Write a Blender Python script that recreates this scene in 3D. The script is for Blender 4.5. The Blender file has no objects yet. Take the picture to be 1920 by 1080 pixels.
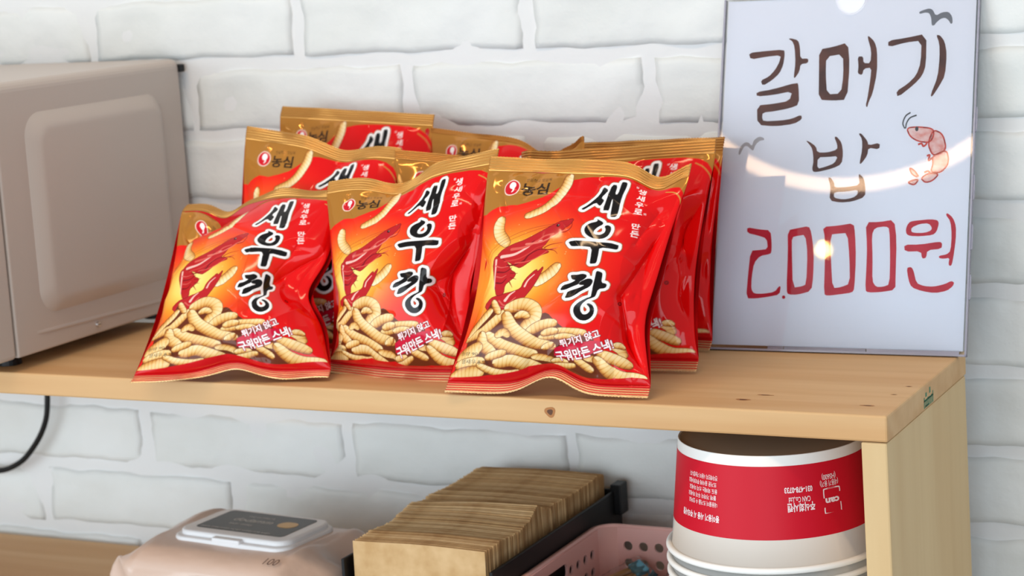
import bpy, bmesh, math, random
import numpy as np
from mathutils import Vector, Matrix
random.seed(4)
SC = bpy.context.scene
COL = SC.collection
# ================================================================ camera, light, exposure
YAW, PITCH, ROLL, FOCAL_PX = 0.46548551, -0.16893948, 0.06041017, 3867.2
CAM_LOC = (0.40522, -1.38346, 0.34988)
cam = bpy.data.cameras.new('camera'); cam.sensor_width = 36.0; cam.lens = FOCAL_PX/1920*36.0
cam.clip_start = .05; cam.clip_end = 50
cam_ob = bpy.data.objects.new('camera', cam); COL.objects.link(cam_ob)
Rc = Matrix.Rotation(YAW,3,'Z') @ Matrix.Rotation(PITCH,3,'X') @ Matrix.Rotation(ROLL,3,'Y')
right, fwd, up = Rc.col[0], Rc.col[1], Rc.col[2]
cam_ob.matrix_world = Matrix(((right.x,up.x,-fwd.x,CAM_LOC[0]),(right.y,up.y,-fwd.y,CAM_LOC[1]),(right.z,up.z,-fwd.z,CAM_LOC[2]),(0,0,0,1)))
cam.dof.use_dof = True; cam.dof.focus_distance = 1.50; cam.dof.aperture_fstop = 11.0
SC.camera = cam_ob
SC.view_settings.view_transform = 'Standard'; SC.view_settings.look = 'None'
SC.view_settings.gamma = 1.0; SC.view_settings.use_curve_mapping = False
SC.view_settings.exposure = -0.05
world = bpy.data.worlds.new('room_light'); SC.world = world; world.use_nodes = True
bg = world.node_tree.nodes['Background']; bg.inputs[0].default_value = (.82,.92,1.0,1); bg.inputs[1].default_value = .56
def area(name, loc, target, sx, sy, watts, col):
    l = bpy.data.lights.new(name,'AREA'); l.shape='RECTANGLE'; l.size=sx; l.size_y=sy; l.energy=watts; l.color=col
    o = bpy.data.objects.new(name,l); COL.objects.link(o); o.location=loc
    o.rotation_euler=(Vector(target)-Vector(loc)).to_track_quat('-Z','Y').to_euler(); return o
area('window_daylight', (-2.2,-3.2,.25), (-.5,.2,.0), 2.6, 2.2, 74, (.80,.92,1.0))
area('front_window', (.7,-4.2,-.15), (-.4,.2,-.1), 3.0, 2.2, 80, (.86,.94,1.0))
area('ceiling_panel', (-.5,-.85,1.9), (-.4,.15,0), 1.3, .05, 13, (1.0,.68,.40))

# ================================================================ helpers
def srgb(*c):
    c = [x/255.0 for x in c]
    return tuple([x/12.92 if x<=.04045 else ((x+.055)/1.055)**2.4 for x in c])
def tag(o, label, cat, group=None):
    o['label']=label; o['category']=cat
    if group: o['group']=group
    return o
def empty(name, loc=(0,0,0), label=None, cat=None, group=None):
    o = bpy.data.objects.new(name,None); o.empty_display_size=.02; COL.objects.link(o); o.location=loc
    if label: tag(o,label,cat,group)
    return o
def link(name, me, mat=None, parent=None, smooth=False, keep=True):
    o = bpy.data.objects.new(name, me); COL.objects.link(o)
    if mat is not None and len(me.materials)==0: me.materials.append(mat)
    if parent is not None:
        o.parent = parent
        if keep: o.matrix_parent_inverse = Matrix.Translation(parent.location).inverted() if parent.type=='EMPTY' and parent.parent is None else Matrix()
    if smooth: me.polygons.foreach_set('use_smooth',[True]*len(me.polygons))
    return o
def mesh(name, V, F):
    me = bpy.data.meshes.new(name); me.from_pydata([tuple(v) for v in V],[],F); me.update(); return me
def from_bm(name, bm):
    me = bpy.data.meshes.new(name); bm.normal_update(); bm.to_mesh(me); bm.free(); return me
def box_bm(x0,x1,y0,y1,z0,z1,bev=0,seg=2,bm=None):
    b = bmesh.new()
    bmesh.ops.create_cube(b,size=1)
    for v in b.verts: v.co = Vector((x0+(v.co.x+.5)*(x1-x0), y0+(v.co.y+.5)*(y1-y0), z0+(v.co.z+.5)*(z1-z0)))
    if bev>0: bmesh.ops.bevel(b,geom=b.edges[:],offset=bev,segments=seg,affect='EDGES',profile=.5)
    if bm is not None:
        me=bpy.data.meshes.new('t'); b.to_mesh(me); b.free(); bm.from_mesh(me); bpy.data.meshes.remove(me); return bm
    return b
def box(name,x0,x1,y0,y1,z0,z1,mat,parent=None,bev=0,seg=2):
    return link(name, from_bm(name, box_bm(x0,x1,y0,y1,z0,z1,bev,seg)), mat, parent)
def grid_faces(nv,nu,off=0,flip=False):
    i=np.arange((nv-1)*(nu-1)); r=i//(nu-1); c=i%(nu-1); a=r*nu+c+off
    F=np.stack([a,a+1,a+nu+1,a+nu],1)
    return F[:,::-1].copy() if flip else F
def np_mesh(name, V, F):
    V=np.ascontiguousarray(V,dtype=np.float32).reshape(-1,3); F=np.ascontiguousarray(F,dtype=np.int32)
    me=bpy.data.meshes.new(name); me.vertices.add(len(V)); me.vertices.foreach_set('co',V.ravel())
    me.loops.add(F.size); me.loops.foreach_set('vertex_index',F.ravel())
    me.polygons.add(len(F)); me.polygons.foreach_set('loop_start',np.arange(0,F.size,F.shape[1],dtype=np.int32))
    me.update(calc_edges=True); me.validate(); return me
def tube(name, pts, r, mat, parent=None, seg=10, smooth_n=6, taper=None):
    P=np.array(pts,float)
    if smooth_n>1 and len(P)>2:
        Q=[]; ext=np.vstack([2*P[0]-P[1],P,2*P[-1]-P[-2]])
        for i in range(1,len(ext)-2):
            for t in np.linspace(0,1,smooth_n,endpoint=False):
                a,b,c,d=ext[i-1],ext[i],ext[i+1],ext[i+2]
                Q.append(.5*((2*b)+(-a+c)*t+(2*a-5*b+4*c-d)*t*t+(-a+3*b-3*c+d)*t**3))
        Q.append(P[-1]); P=np.array(Q)
    V=[];F=[]; n=len(P); up_=Vector((0,0,1))
    for i in range(n):
        d=Vector(P[min(i+1,n-1)]-P[max(i-1,0)]).normalized()
        s=d.cross(up_); s = s.normalized() if s.length>1e-4 else Vector((1,0,0)); u=s.cross(d)
        rr=r if taper is None else r*taper(i/(n-1))
        for k in range(seg):
            a=2*math.pi*k/seg; V.append(Vector(P[i])+s*math.cos(a)*rr+u*math.sin(a)*rr)
    for i in range(n-1):
        for k in range(seg): F.append((i*seg+k,i*seg+(k+1)%seg,(i+1)*seg+(k+1)%seg,(i+1)*seg+k))
    F.append(tuple(range(seg-1,-1,-1))); F.append(tuple((n-1)*seg+k for k in range(seg)))
    return link(name, mesh(name,V,F), mat, parent, smooth=True)
def shape2d(loops, extrude):
    """filled outline with holes, in the XY plane, as mesh data"""
    cu=bpy.data.curves.new('outline','CURVE'); cu.dimensions='2D'; cu.fill_mode='BOTH'; cu.extrude=extrude
    for L in loops:
        s=cu.splines.new('POLY'); s.points.add(len(L)-1); s.use_cyclic_u=True
        for p,q in zip(s.points,L): p.co=(q[0],q[1],0,1)
    o=bpy.data.objects.new('outline',cu); COL.objects.link(o)
    me=bpy.data.meshes.new_from_object(o.evaluated_get(bpy.context.evaluated_depsgraph_get()))
    bpy.data.objects.remove(o); bpy.data.curves.remove(cu)
    me.materials.clear(); return me
def text_tris(body, bold=.0):
    """outline of a line of text, 1 unit high: vertices (n,2), triangles (m,3)"""
    cu=bpy.data.curves.new('text','FONT'); cu.body=body; cu.size=1; cu.offset=bold; cu.resolution_u=3
    o=bpy.data.objects.new('text',cu); COL.objects.link(o)
    ev=o.evaluated_get(bpy.context.evaluated_depsgraph_get()); me=ev.to_mesh(); me.calc_loop_triangles()
    V=np.array([v.co[:2] for v in me.vertices]).reshape(-1,2); T=np.array([t.vertices[:] for t in me.loop_triangles]).reshape(-1,3)
    ev.to_mesh_clear(); bpy.data.objects.remove(o); bpy.data.curves.remove(cu)
    if len(V): V=V-V.min(0)
    return V,T
def chaikin(P, n=1):
    P=np.array(P,float)
    for _ in range(n):
        Q=np.roll(P,-1,0); P=np.stack([.78*P+.22*Q,.22*P+.78*Q],1).reshape(-1,2)
    return P

# ================================================================ materials
def mat(name, col, rough=.5, metal=0., spec=.5, coat=0.):
    m=bpy.data.materials.new(name); m.use_nodes=True; b=m.node_tree.nodes['Principled BSDF']
    b.inputs['Base Color'].default_value=(*col,1); b.inputs['Roughness'].default_value=rough
    b.inputs['Metallic'].default_value=metal; b.inputs['Specular IOR Level'].default_value=spec
    b.inputs['Coat Weight'].default_value=coat
    return m
def nd(m,t,**kw):
    n=m.node_tree.nodes.new(t)
    for k,v in kw.items(): setattr(n,k,v)
    return n
def lk(m,a,b): m.node_tree.links.new(a,b)
def bump(m, scale, strength, dist=.001, detail=4, coord='Object', stretch=None):
    b=m.node_tree.nodes['Principled BSDF']; tc=nd(m,'ShaderNodeTexCoord'); nz=nd(m,'ShaderNodeTexNoise'); bp=nd(m,'ShaderNodeBump')
    nz.inputs['Scale'].default_value=scale; nz.inputs['Detail'].default_value=detail
    src=tc.outputs[coord]
    if stretch:
        mp=nd(m,'ShaderNodeMapping'); mp.inputs['Scale'].default_value=stretch; lk(m,src,mp.inputs['Vector']); src=mp.outputs[0]
    lk(m,src,nz.inputs['Vector'])
    bp.inputs['Strength'].default_value=strength; bp.inputs['Distance'].default_value=dist
    lk(m,nz.outputs[0],bp.inputs['Height']); lk(m,bp.outputs[0],b.inputs['Normal']); return nz
def vary(m, c0, c1, scale, stretch=None, detail=4, lo=.35, hi=.65):
    b=m.node_tree.nodes['Principled BSDF']; tc=nd(m,'ShaderNodeTexCoord'); nz=nd(m,'ShaderNodeTexNoise'); cr=nd(m,'ShaderNodeValToRGB')
    nz.inputs['Scale'].default_value=scale; nz.inputs['Detail'].default_value=detail
    src=tc.outputs['Object']
    if stretch:
        mp=nd(m,'ShaderNodeMapping'); mp.inputs['Scale'].default_value=stretch; lk(m,src,mp.inputs['Vector']); src=mp.outputs[0]
    lk(m,src,nz.inputs['Vector']); lk(m,nz.outputs[0],cr.inputs[0])
    cr.color_ramp.elements[0].position=lo; cr.color_ramp.elements[0].color=(*c0,1)
    cr.color_ramp.elements[1].position=hi; cr.color_ramp.elements[1].color=(*c1,1)
    lk(m,cr.outputs[0],b.inputs['Base Color']); return cr
def wood(name, c_dark, c_mid, c_light, stretch):
    m=mat(name,c_mid,.55,spec=.35); N=m.node_tree.nodes; b=N['Principled BSDF']
    tc=nd(m,'ShaderNodeTexCoord'); mp=nd(m,'ShaderNodeMapping'); mp.inputs['Scale'].default_value=stretch
    lk(m,tc.outputs['Object'],mp.inputs['Vector'])
    n1=nd(m,'ShaderNodeTexNoise'); n1.inputs['Scale'].default_value=1.; n1.inputs['Detail'].default_value=3; n1.inputs['Distortion'].default_value=.6
    lk(m,mp.outputs[0],n1.inputs['Vector'])
    wv=nd(m,'ShaderNodeMath',operation='MULTIPLY'); wv.inputs[1].default_value=16; lk(m,n1.outputs[0],wv.inputs[0])
    sn=nd(m,'ShaderNodeMath',operation='SINE'); lk(m,wv.outputs[0],sn.inputs[0])
    cr=nd(m,'ShaderNodeValToRGB'); cr.color_ramp.elements[0].position=0; cr.color_ramp.elements[0].color=(*c_mid,1)
    cr.color_ramp.elements[1].position=1; cr.color_ramp.elements[1].color=(*c_light,1)
    e=cr.color_ramp.elements.new(.55); e.color=(*[.7*a+.3*b_ for a,b_ in zip(c_mid,c_light)],1)
    mr=nd(m,'ShaderNodeMapRange'); mr.inputs['From Min'].default_value=-1; lk(m,sn.outputs[0],mr.inputs['Value']); lk(m,mr.outputs[0],cr.inputs[0])
    n2=nd(m,'ShaderNodeTexNoise'); n2.inputs['Scale'].default_value=6.; n2.inputs['Detail'].default_value=6; lk(m,mp.outputs[0],n2.inputs['Vector'])
    c2=nd(m,'ShaderNodeValToRGB'); c2.color_ramp.elements[0].position=.35; c2.color_ramp.elements[1].position=.75
    lk(m,n2.outputs[0],c2.inputs[0])
    mx=nd(m,'ShaderNodeMix',data_type='RGBA'); mx.inputs[7].default_value=(*c_dark,1)
    ms=nd(m,'ShaderNodeMath',operation='MULTIPLY'); ms.inputs[1].default_value=.32; lk(m,c2.outputs[0],ms.inputs[0]); lk(m,ms.outputs[0],mx.inputs[0])
    lk(m,cr.outputs[0],mx.inputs[6]); lk(m,mx.outputs[2],b.inputs['Base Color'])
    bp=nd(m,'ShaderNodeBump'); bp.inputs['Strength'].default_value=.15; bp.inputs['Distance'].default_value=.0006
    lk(m,n2.outputs[0],bp.inputs['Height']); lk(m,bp.outputs[0],b.inputs['Normal'])
    return m
M={}
M['paint']=mat('white_wall_paint',(.75,.77,.76),.55,spec=.25); vary(M['paint'],(.70,.72,.70),(.77,.79,.78),9); bump(M['paint'],42,.75,.0026,9)
M['joint']=mat('white_joint_paint',(.76,.77,.77),.6,spec=.3); bump(M['joint'],42,.6,.0022,8)
M['pine']=wood('pine_board',srgb(184,132,82),srgb(208,162,110),srgb(218,178,128),(.8,11,11))
M['pine_side']=wood('pine_side_board',srgb(196,158,108),srgb(212,178,128),srgb(220,190,142),(9,9,.7))
M['knot']=mat('pine_knot',srgb(92,54,26),.6)
M['knot_soft']=mat('pine_knot_halo',srgb(172,112,58),.6)
M['cream']=mat('cream_enamel',srgb(190,177,167),.38,spec=.45); bump(M['cream'],900,.05,.0003,2)
M['dark']=mat('black_plastic',(.005,.005,.0055),.45,spec=.3)
M['steel']=mat('bright_steel',(.75,.75,.76),.25,metal=1)
M['stamp']=mat('green_stamp_ink',srgb(58,128,92),.6)
# ================================================================ wall of painted bricks
WALL_Y=.288; PITCH_Z=.0687; BR_H=.0565; BR_L=.2285; PITCH_X=.2405
wall=box('wall_back',-1.9,1.1,WALL_Y+.0010,WALL_Y+.06,-1.0,2.75,M['joint']); wall['kind']='structure'
def brick_mesh(seed, L=BR_L, H=BR_H):
    rng=np.random.default_rng(seed); nx,nz=30,10
    u=np.linspace(0,1,nx); w=np.linspace(0,1,nz); U,W=np.meshgrid(u,w)
    X=U*L; Z=W*H
    def wob(t,a,k): return sum(a/(j+1)*np.sin(t*rng.uniform(4,9)*(j+1)*k+rng.uniform(0,6)) for j in range(3))
    eL,eR=wob(W,.0012,1),wob(W,.0012,1); eB,eT=wob(U,.0008,2),wob(U,.0011,2)
    X=X+(1-U)*eL+U*eR; Z=Z+(1-W)*eB+W*eT
    d=np.minimum(np.minimum(U*L,(1-U)*L),np.minimum(W*H,(1-W)*H))
    Y=np.zeros_like(X)
    for j in range(7):
        kx,kz=rng.uniform(15,90),rng.uniform(20,130); Y+=.00052*np.sin(kx*X+rng.uniform(0,6))*np.sin(kz*Z+rng.uniform(0,6))
    for j in range(rng.integers(2,6)):                      # chips and ledges left by the mould
        cx,cz=rng.uniform(0,L),rng.choice([rng.uniform(0,.012),rng.uniform(H-.012,H),rng.uniform(0,H)]); r=rng.uniform(.008,.022); a=rng.uniform(-1,1)
        q=np.hypot((X-cx)*math.cos(a)+(Z-cz)*math.sin(a),2.2*(-(X-cx)*math.sin(a)+(Z-cz)*math.cos(a)))
        Y+=rng.choice([.0022,.0016,-.0012])*np.clip(1-q/r,0,1)
    edge=np.clip(1-d/.0045,0,1)
    Y=Y-rng.uniform(.0002,.0014)+.0013*edge**2
    P=np.stack([X,Y,Z],2).reshape(-1,3); F=[tuple(f) for f in grid_faces(nz,nx)]
    ring=[i for i in range(nx)]+[r*nx+nx-1 for r in range(1,nz)]+[(nz-1)*nx+i for i in range(nx-2,-1,-1)]+[r*nx for r in range(nz-2,0,-1)]
    base=len(P); back=P[ring].copy(); back[:,1]=.012; P=np.vstack([P,back]); n=len(ring)
    for k in range(n): F.append((ring[k],base+k,base+(k+1)%n,ring[(k+1)%n]))
    me=mesh('brick',P,[f for f in F]); me.materials.append(M['paint']); me.polygons.foreach_set('use_smooth',[True]*len(me.polygons)); return me
BRV=[brick_mesh(s) for s in range(100,112)]
rb=random.Random(3)
for k in range(-9,5):
    z0=.2497+PITCH_Z*k
    off={0:.0785,-1:.1935,-6:.098,-7:.202}.get(k,(.09 if k%2==0 else .20)+rb.uniform(-.02,.02))
    x=off+.006-PITCH_X*7
    i=0
    while x<.62:
        o=link('brick',BRV[rb.randrange(len(BRV))],None,wall)
        o.location=(x+rb.uniform(-.002,.002),WALL_Y+rb.uniform(-.0012,.0012),z0+rb.uniform(-.0012,.0012))
        o.rotation_euler=(0,rb.uniform(-.006,.006),0); x+=PITCH_X; i+=1

fl_=box('floor',-3.5,3.0,-5.0,WALL_Y+.06,-1.0,-.95,mat('grey_floor',(.32,.29,.26),.5)); fl_['kind']='structure'
# ================================================================ pine shelf unit
FLOOR_Z=-.95; SH_D=.227; SH_T=.0195; LOW_Z=-.2467
shelf=empty('shelf_unit',(-.6,.11,-.95),'light pine shelf unit with knotty boards standing before the white brick wall','shelf')
top=box('top_board',-1.45,0,0,SH_D,-SH_T,0,M['pine'],shelf,.0016,2)
low=box('lower_board',-1.43,-.0205,0,.2755,LOW_Z-SH_T,LOW_Z,M['pine'],shelf,.0016,2)
def lean_box(name,x0,x1,y0,y1,z0,z1,lean,m,parent):
    bm=box_bm(x0,x1,y0,y1,z0,z1,.0014,2)
    for v in bm.verts: v.co.x+=lean*(z1-v.co.z)
    return link(name,from_bm(name,bm),m,parent)
lean_box('side_board',-.0200,-.0008,.001,SH_D,FLOOR_Z,-SH_T-.0006,.012,M['pine_side'],shelf)
lean_box('side_board',-1.4492,-1.4300,.001,SH_D,FLOOR_Z,-SH_T-.0006,.0,M['pine_side'],shelf)
def knot(loc, rx, ry, axis, parent=top):
    for nm,s,mm,h in (('knot',1.9,M['knot_soft'],.00012),('knot',1.0,M['knot'],.0002)):
        V=[];n=18
        for k in range(n):
            a=2*math.pi*k/n; j=1+.12*math.sin(3*a+loc[0]*50)
            p=(rx*s*math.cos(a)*j, ry*s*math.sin(a)*j)
            V.append((loc[0]+p[0],loc[1]+p[1],loc[2]+h) if axis=='z' else (loc[0]+p[0],loc[1]-h,loc[2]+p[1]))
        me=mesh('knot',V,[tuple(range(n))]); link('knot',me,mm,parent,keep=False)
# ---------------------------------------------------------------- snack bag film
BAG_W, SEAL_T, SEAL_B = 0.165, 0.0115, 0.0100
def _smooth(x): x=np.clip(x,0,1); return x*x*(3-2*x)
def bag_wrinkle(p, S, V, H, side):
    """relief of the film in metres along its normal; S across 0..1, V up 0..1 of the body"""
    rng=np.random.default_rng(p['seed']*7+(0 if side>0 else 3))
    X=S*BAG_W; Z=V*H; D=np.zeros_like(X)
    for end in (0,1):
        d=Z if end==0 else H-Z
        n=9
        for k in range(n):
            xk=BAG_W*((k+.5+rng.uniform(-.35,.35))/n); A=rng.uniform(-.0030,.0022); w=rng.uniform(.0022,.0052)
            m=rng.uniform(-.35,.35); L=rng.uniform(.014,.034)
            q=np.abs(X-xk-m*d)/(w+.16*d)
            D+=A*np.exp(-q**1.35)*np.exp(-(d/L)**2)*_smooth(d/.006)
    edge=_smooth(V/.10)*_smooth((1-V)/.10)
    for k in range(5):
        ax,az=rng.uniform(20,55),rng.uniform(20,55); ph=rng.uniform(0,6.3)
        D+=.00042*np.sin(ax*X+az*Z*rng.choice([-1,1])+ph)*edge
    cr=[(rng.uniform(.02,.98),rng.uniform(.05,.95),rng.uniform(-1.6,1.6),rng.uniform(.012,.04),rng.uniform(-.0013,.0011),rng.uniform(.0013,.0034)) for k in range(22)]
    for (s0,v0,an,ln,A,w) in cr:
        cx,cz=s0*BAG_W,v0*H; c,s_=math.sin(an),math.cos(an)
        t=(X-cx)*c+(Z-cz)*s_; q=np.abs(-(X-cx)*s_+(Z-cz)*c)
        D+=A*np.exp(-q/w)*np.exp(-(t/ln)**2)*edge
    for (s0,v0,A,R) in [(rng.choice([rng.uniform(.0,.10),rng.uniform(.9,1.)]),rng.uniform(.15,.85),-rng.uniform(.0025,.005),rng.uniform(.012,.026)) for k in range(6)]+list(p.get('dents',[]) if side>0 else []):
        q=np.hypot(X-s0*BAG_W,(Z-v0*H)*.8)
        D+=A*np.clip(1-q/R,0,1)*edge
    if side>0:
        for (sa,va,sb,vb,A,w) in p.get('creases',[]):
            ax,az,bx,bz=sa*BAG_W,va*H,sb*BAG_W,vb*H
            l2=(bx-ax)**2+(bz-az)**2; t=np.clip(((X-ax)*(bx-ax)+(Z-az)*(bz-az))/l2,0,1)
            q=np.hypot(X-ax-t*(bx-ax),Z-az-t*(bz-az))
            D+=A*np.exp(-q/w)
    return D
def _halfper(w,t): return math.pi*(3*(w+t)-np.sqrt((3*w+t)*(w+3*t)))/2*(2/1.99157)*(.99578)
def bag_base(p, U, V):
    """seal to seal sheet the bag is built on (U across, V up, 0..1)"""
    for (sd,v_,w_,amt) in p.get('pinch',[]):             # side drawn in where the bag is squeezed
        U=np.where((U-.5)*sd>0,.5+(U-.5)*(1-amt*np.exp(-((V-v_)/w_)**2)),U)
    bl,br,tl,tr=[np.array(c,float) for c in p['corners']]
    P=(((1-U)*(1-V))[...,None]*bl+(U*(1-V))[...,None]*br+((1-U)*V)[...,None]*tl+(U*V)[...,None]*tr)
    du=(br-bl)+(tr-tl); dv=(tl-bl)+(tr-br)
    n=np.cross(du,dv); n/=np.linalg.norm(n)
    ux=du/np.linalg.norm(du); uz=dv/np.linalg.norm(dv)
    for (end,c,w,up,out) in p.get('edge_bend',[]):       # seal edge pulled up / bent out
        g=np.exp(-((U-c)/w)**2)*np.exp(-(((1-V) if end else V)/.16)**2)
        P=P+(g*up)[...,None]*uz+(g*out)[...,None]*n
    bow=p.get('bow',0.)*4*V*(1-V)
    P=P+bow[...,None]*n
    return P,ux,uz,n
def bag_film(p, nu, nv, side=1):
    """film grid nv x nu between the seals; side +1 front, -1 back"""
    bl,br,tl,tr=[np.array(c,float) for c in p['corners']]
    Hs=.5*(np.linalg.norm(tl-bl)+np.linalg.norm(tr-br))
    v0,v1=SEAL_B/Hs,1-p.get('st',SEAL_T)/Hs
    vb=np.linspace(0,1,nv); S=np.linspace(0,1,nu)
    T=p['tf'] if side>0 else p['tb']
    e0,e1=p.get('prof',(.62,.72))
    pk=e0/(e0+e1); nrm=pk**e0*(1-pk)**e1
    t=T*(vb**e0*(1-vb)**e1)/nrm
    lo=np.full(nv,.6*BAG_W/2); hi=np.full(nv,BAG_W/2)
    for _ in range(40):
        m=.5*(lo+hi); big=_halfper(m,t)>BAG_W; hi=np.where(big,m,hi); lo=np.where(big,lo,m)
    w=.5*(lo+hi)
    ph=np.linspace(-math.pi/2,math.pi/2,801)
    x=np.sin(ph)[None]*w[:,None]; y=(np.cos(ph)**.85)[None]*t[:,None]
    arc=np.concatenate([np.zeros((nv,1)),np.cumsum(np.hypot(np.diff(x,axis=1),np.diff(y,axis=1)),axis=1)],1)
    arc/=arc[:,-1:]
    gx=np.stack([np.interp(S,arc[i],x[i]) for i in range(nv)]); gy=np.stack([np.interp(S,arc[i],y[i]) for i in range(nv)])
    sg=np.broadcast_to(S,(nv,nu)); vg=np.broadcast_to(vb[:,None],(nv,nu))
    V=v0+(v1-v0)*vg; U=gx/BAG_W+.5
    P,ux,uz,n=bag_base(p,U,V)
    P=P+(side*gy)[...,None]*n
    H=Hs*(v1-v0)
    D=bag_wrinkle(p,sg,vg,H,side)
    a=np.gradient(P,axis=1); b=np.gradient(P,axis=0); N=np.cross(a,b); N/=np.linalg.norm(N,axis=2,keepdims=True)+1e-12
    fade=_smooth(sg/.03)*_smooth((1-sg)/.03)
    P=P+(D*fade)[...,None]*N*side
    if side>0 and 'fold' in p:                       # a corner knocked back along a fold line
        (sa,va,sb,vb_,dep,run)=p['fold']
        ax,az,bx,bz=sa*BAG_W,va*H,sb*BAG_W,vb_*H; L=math.hypot(bx-ax,bz-az)
        q=((bx-ax)*(vg*H-az)-(bz-az)*(sg*BAG_W-ax))/L
        P=P-(dep*np.clip(q/run,0,1))[...,None]*n
    return P
BAGS = {
 'A': dict(corners=[(-.6351,-.0261,.001),(-.4736,.0251,.001),(-.6640,.112,.1360),(-.4985,.108,.1500)], pinch=[(1,.44,.13,.20)], dents=[(.84,.46,-.012,.034)], tf=.027, tb=.017, seed=11, prof=(.60,.80),
      creases=[(.0,.76,.40,1.02,-.013,.009),(.60,.28,.78,.50,-.005,.009),(.78,.50,.97,.62,-.004,.008),(.70,.20,.90,.32,.003,.006)], edge_bend=[(0,.50,.14,.010,.0),(1,.27,.10,-.009,-.006),(1,.62,.2,.006,.0)], tilt=-.5),
 'B': dict(corners=[(-.4930,.056,.001),(-.3460,.0396,.001),(-.4990,.084,.1570),(-.3398,.090,.1830)], dents=[(.94,.38,-.014,.034),(.05,.12,-.006,.02)], pinch=[(1,.40,.12,.05)], tf=.030, tb=.020, seed=5, prof=(.42,.85),
      creases=[(.99,.50,.78,.43,-.006,.009),(.78,.43,.95,.18,-.005,.008),(.80,.93,.94,.80,-.003,.005),(.15,.30,.55,.26,-.0012,.003)], edge_bend=[(1,.42,.16,-.012,-.004),(0,.5,.5,-.004,.0)], tilt=-.3),
 'C': dict(corners=[(-.3520,-.0019,.001),(-.1871,.0127,.001),(-.3441,.085,.1765),(-.1762,.090,.1690)], dents=[(.97,.55,-.009,.028),(.92,.22,-.009,.026),(.05,.40,-.006,.024)], pinch=[(1,.32,.14,.05)], tf=.027, tb=.018, seed=3, prof=(.62,.92),
      creases=[(.95,.66,.84,.40,-.0055,.008),(.84,.40,.97,.12,-.0055,.008),(.66,.38,.86,.27,.0024,.005),(.72,.62,.86,.55,.0016,.004),(.90,.84,.84,.66,-.004,.006),(.10,.92,.16,.80,-.003,.004),(.28,.98,.24,.86,-.0016,.003),(.62,.20,.50,.05,.0016,.004)],
      edge_bend=[(0,.52,.13,.013,.0),(1,.86,.10,-.010,-.004),(1,1.0,.06,.004,-.004)], tilt=.1),
 'E': dict(corners=[(-.6300,.104,.001),(-.4680,.100,.001),(-.6300,.168,.1963),(-.4700,.162,.1760)], tf=.025, tb=.017, seed=8, prof=(.6,1.0), edge_bend=[(1,.62,.16,-.008,-.006)], tilt=-.2),
 'F': dict(corners=[(-.6272,.184,.001),(-.4625,.184,.001),(-.6430,.246,.2073),(-.4819,.246,.1967)], tf=.021, tb=.015, seed=21, prof=(.6,.8), tilt=-.3),
 'G': dict(st=.0045, corners=[(-.4600,.178,.001),(-.2985,.160,.001),(-.4815,.240,.1848),(-.3217,.222,.1690)], tf=.022, tb=.015, seed=14, prof=(.6,.8), edge_bend=[(1,.74,.11,-.012,-.004),(1,1.0,.06,.008,.004)], tilt=-.2),
 'H': dict(st=.008, corners=[(-.4530,.102,.001),(-.2990,.137,.001),(-.4750,.160,.1745),(-.3240,.195,.1560)], tf=.023, tb=.016, seed=17, prof=(.6,.8), tilt=.0),
 'I': dict(corners=[(-.3439,.0942,.001),(-.1840,.1074,.001),(-.3451,.150,.1715),(-.1760,.150,.1817)], dents=[(.95,.60,-.009,.026),(.95,.30,-.007,.022)], tf=.025, tb=.017, seed=9, prof=(.6,.9), edge_bend=[(1,.05,.07,.0,.012)],
      creases=[(.97,.66,.90,.48,-.003,.006),(.90,.48,.96,.25,-.003,.006)], tilt=.0),
 'J': dict(corners=[(-.3600,.2050,.001),(-.2020,.1867,.001),(-.3490,.245,.1692),(-.1925,.211,.1770)], tf=.020, tb=.010, seed=25, prof=(.6,.8), tilt=-.2),
}
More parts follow.
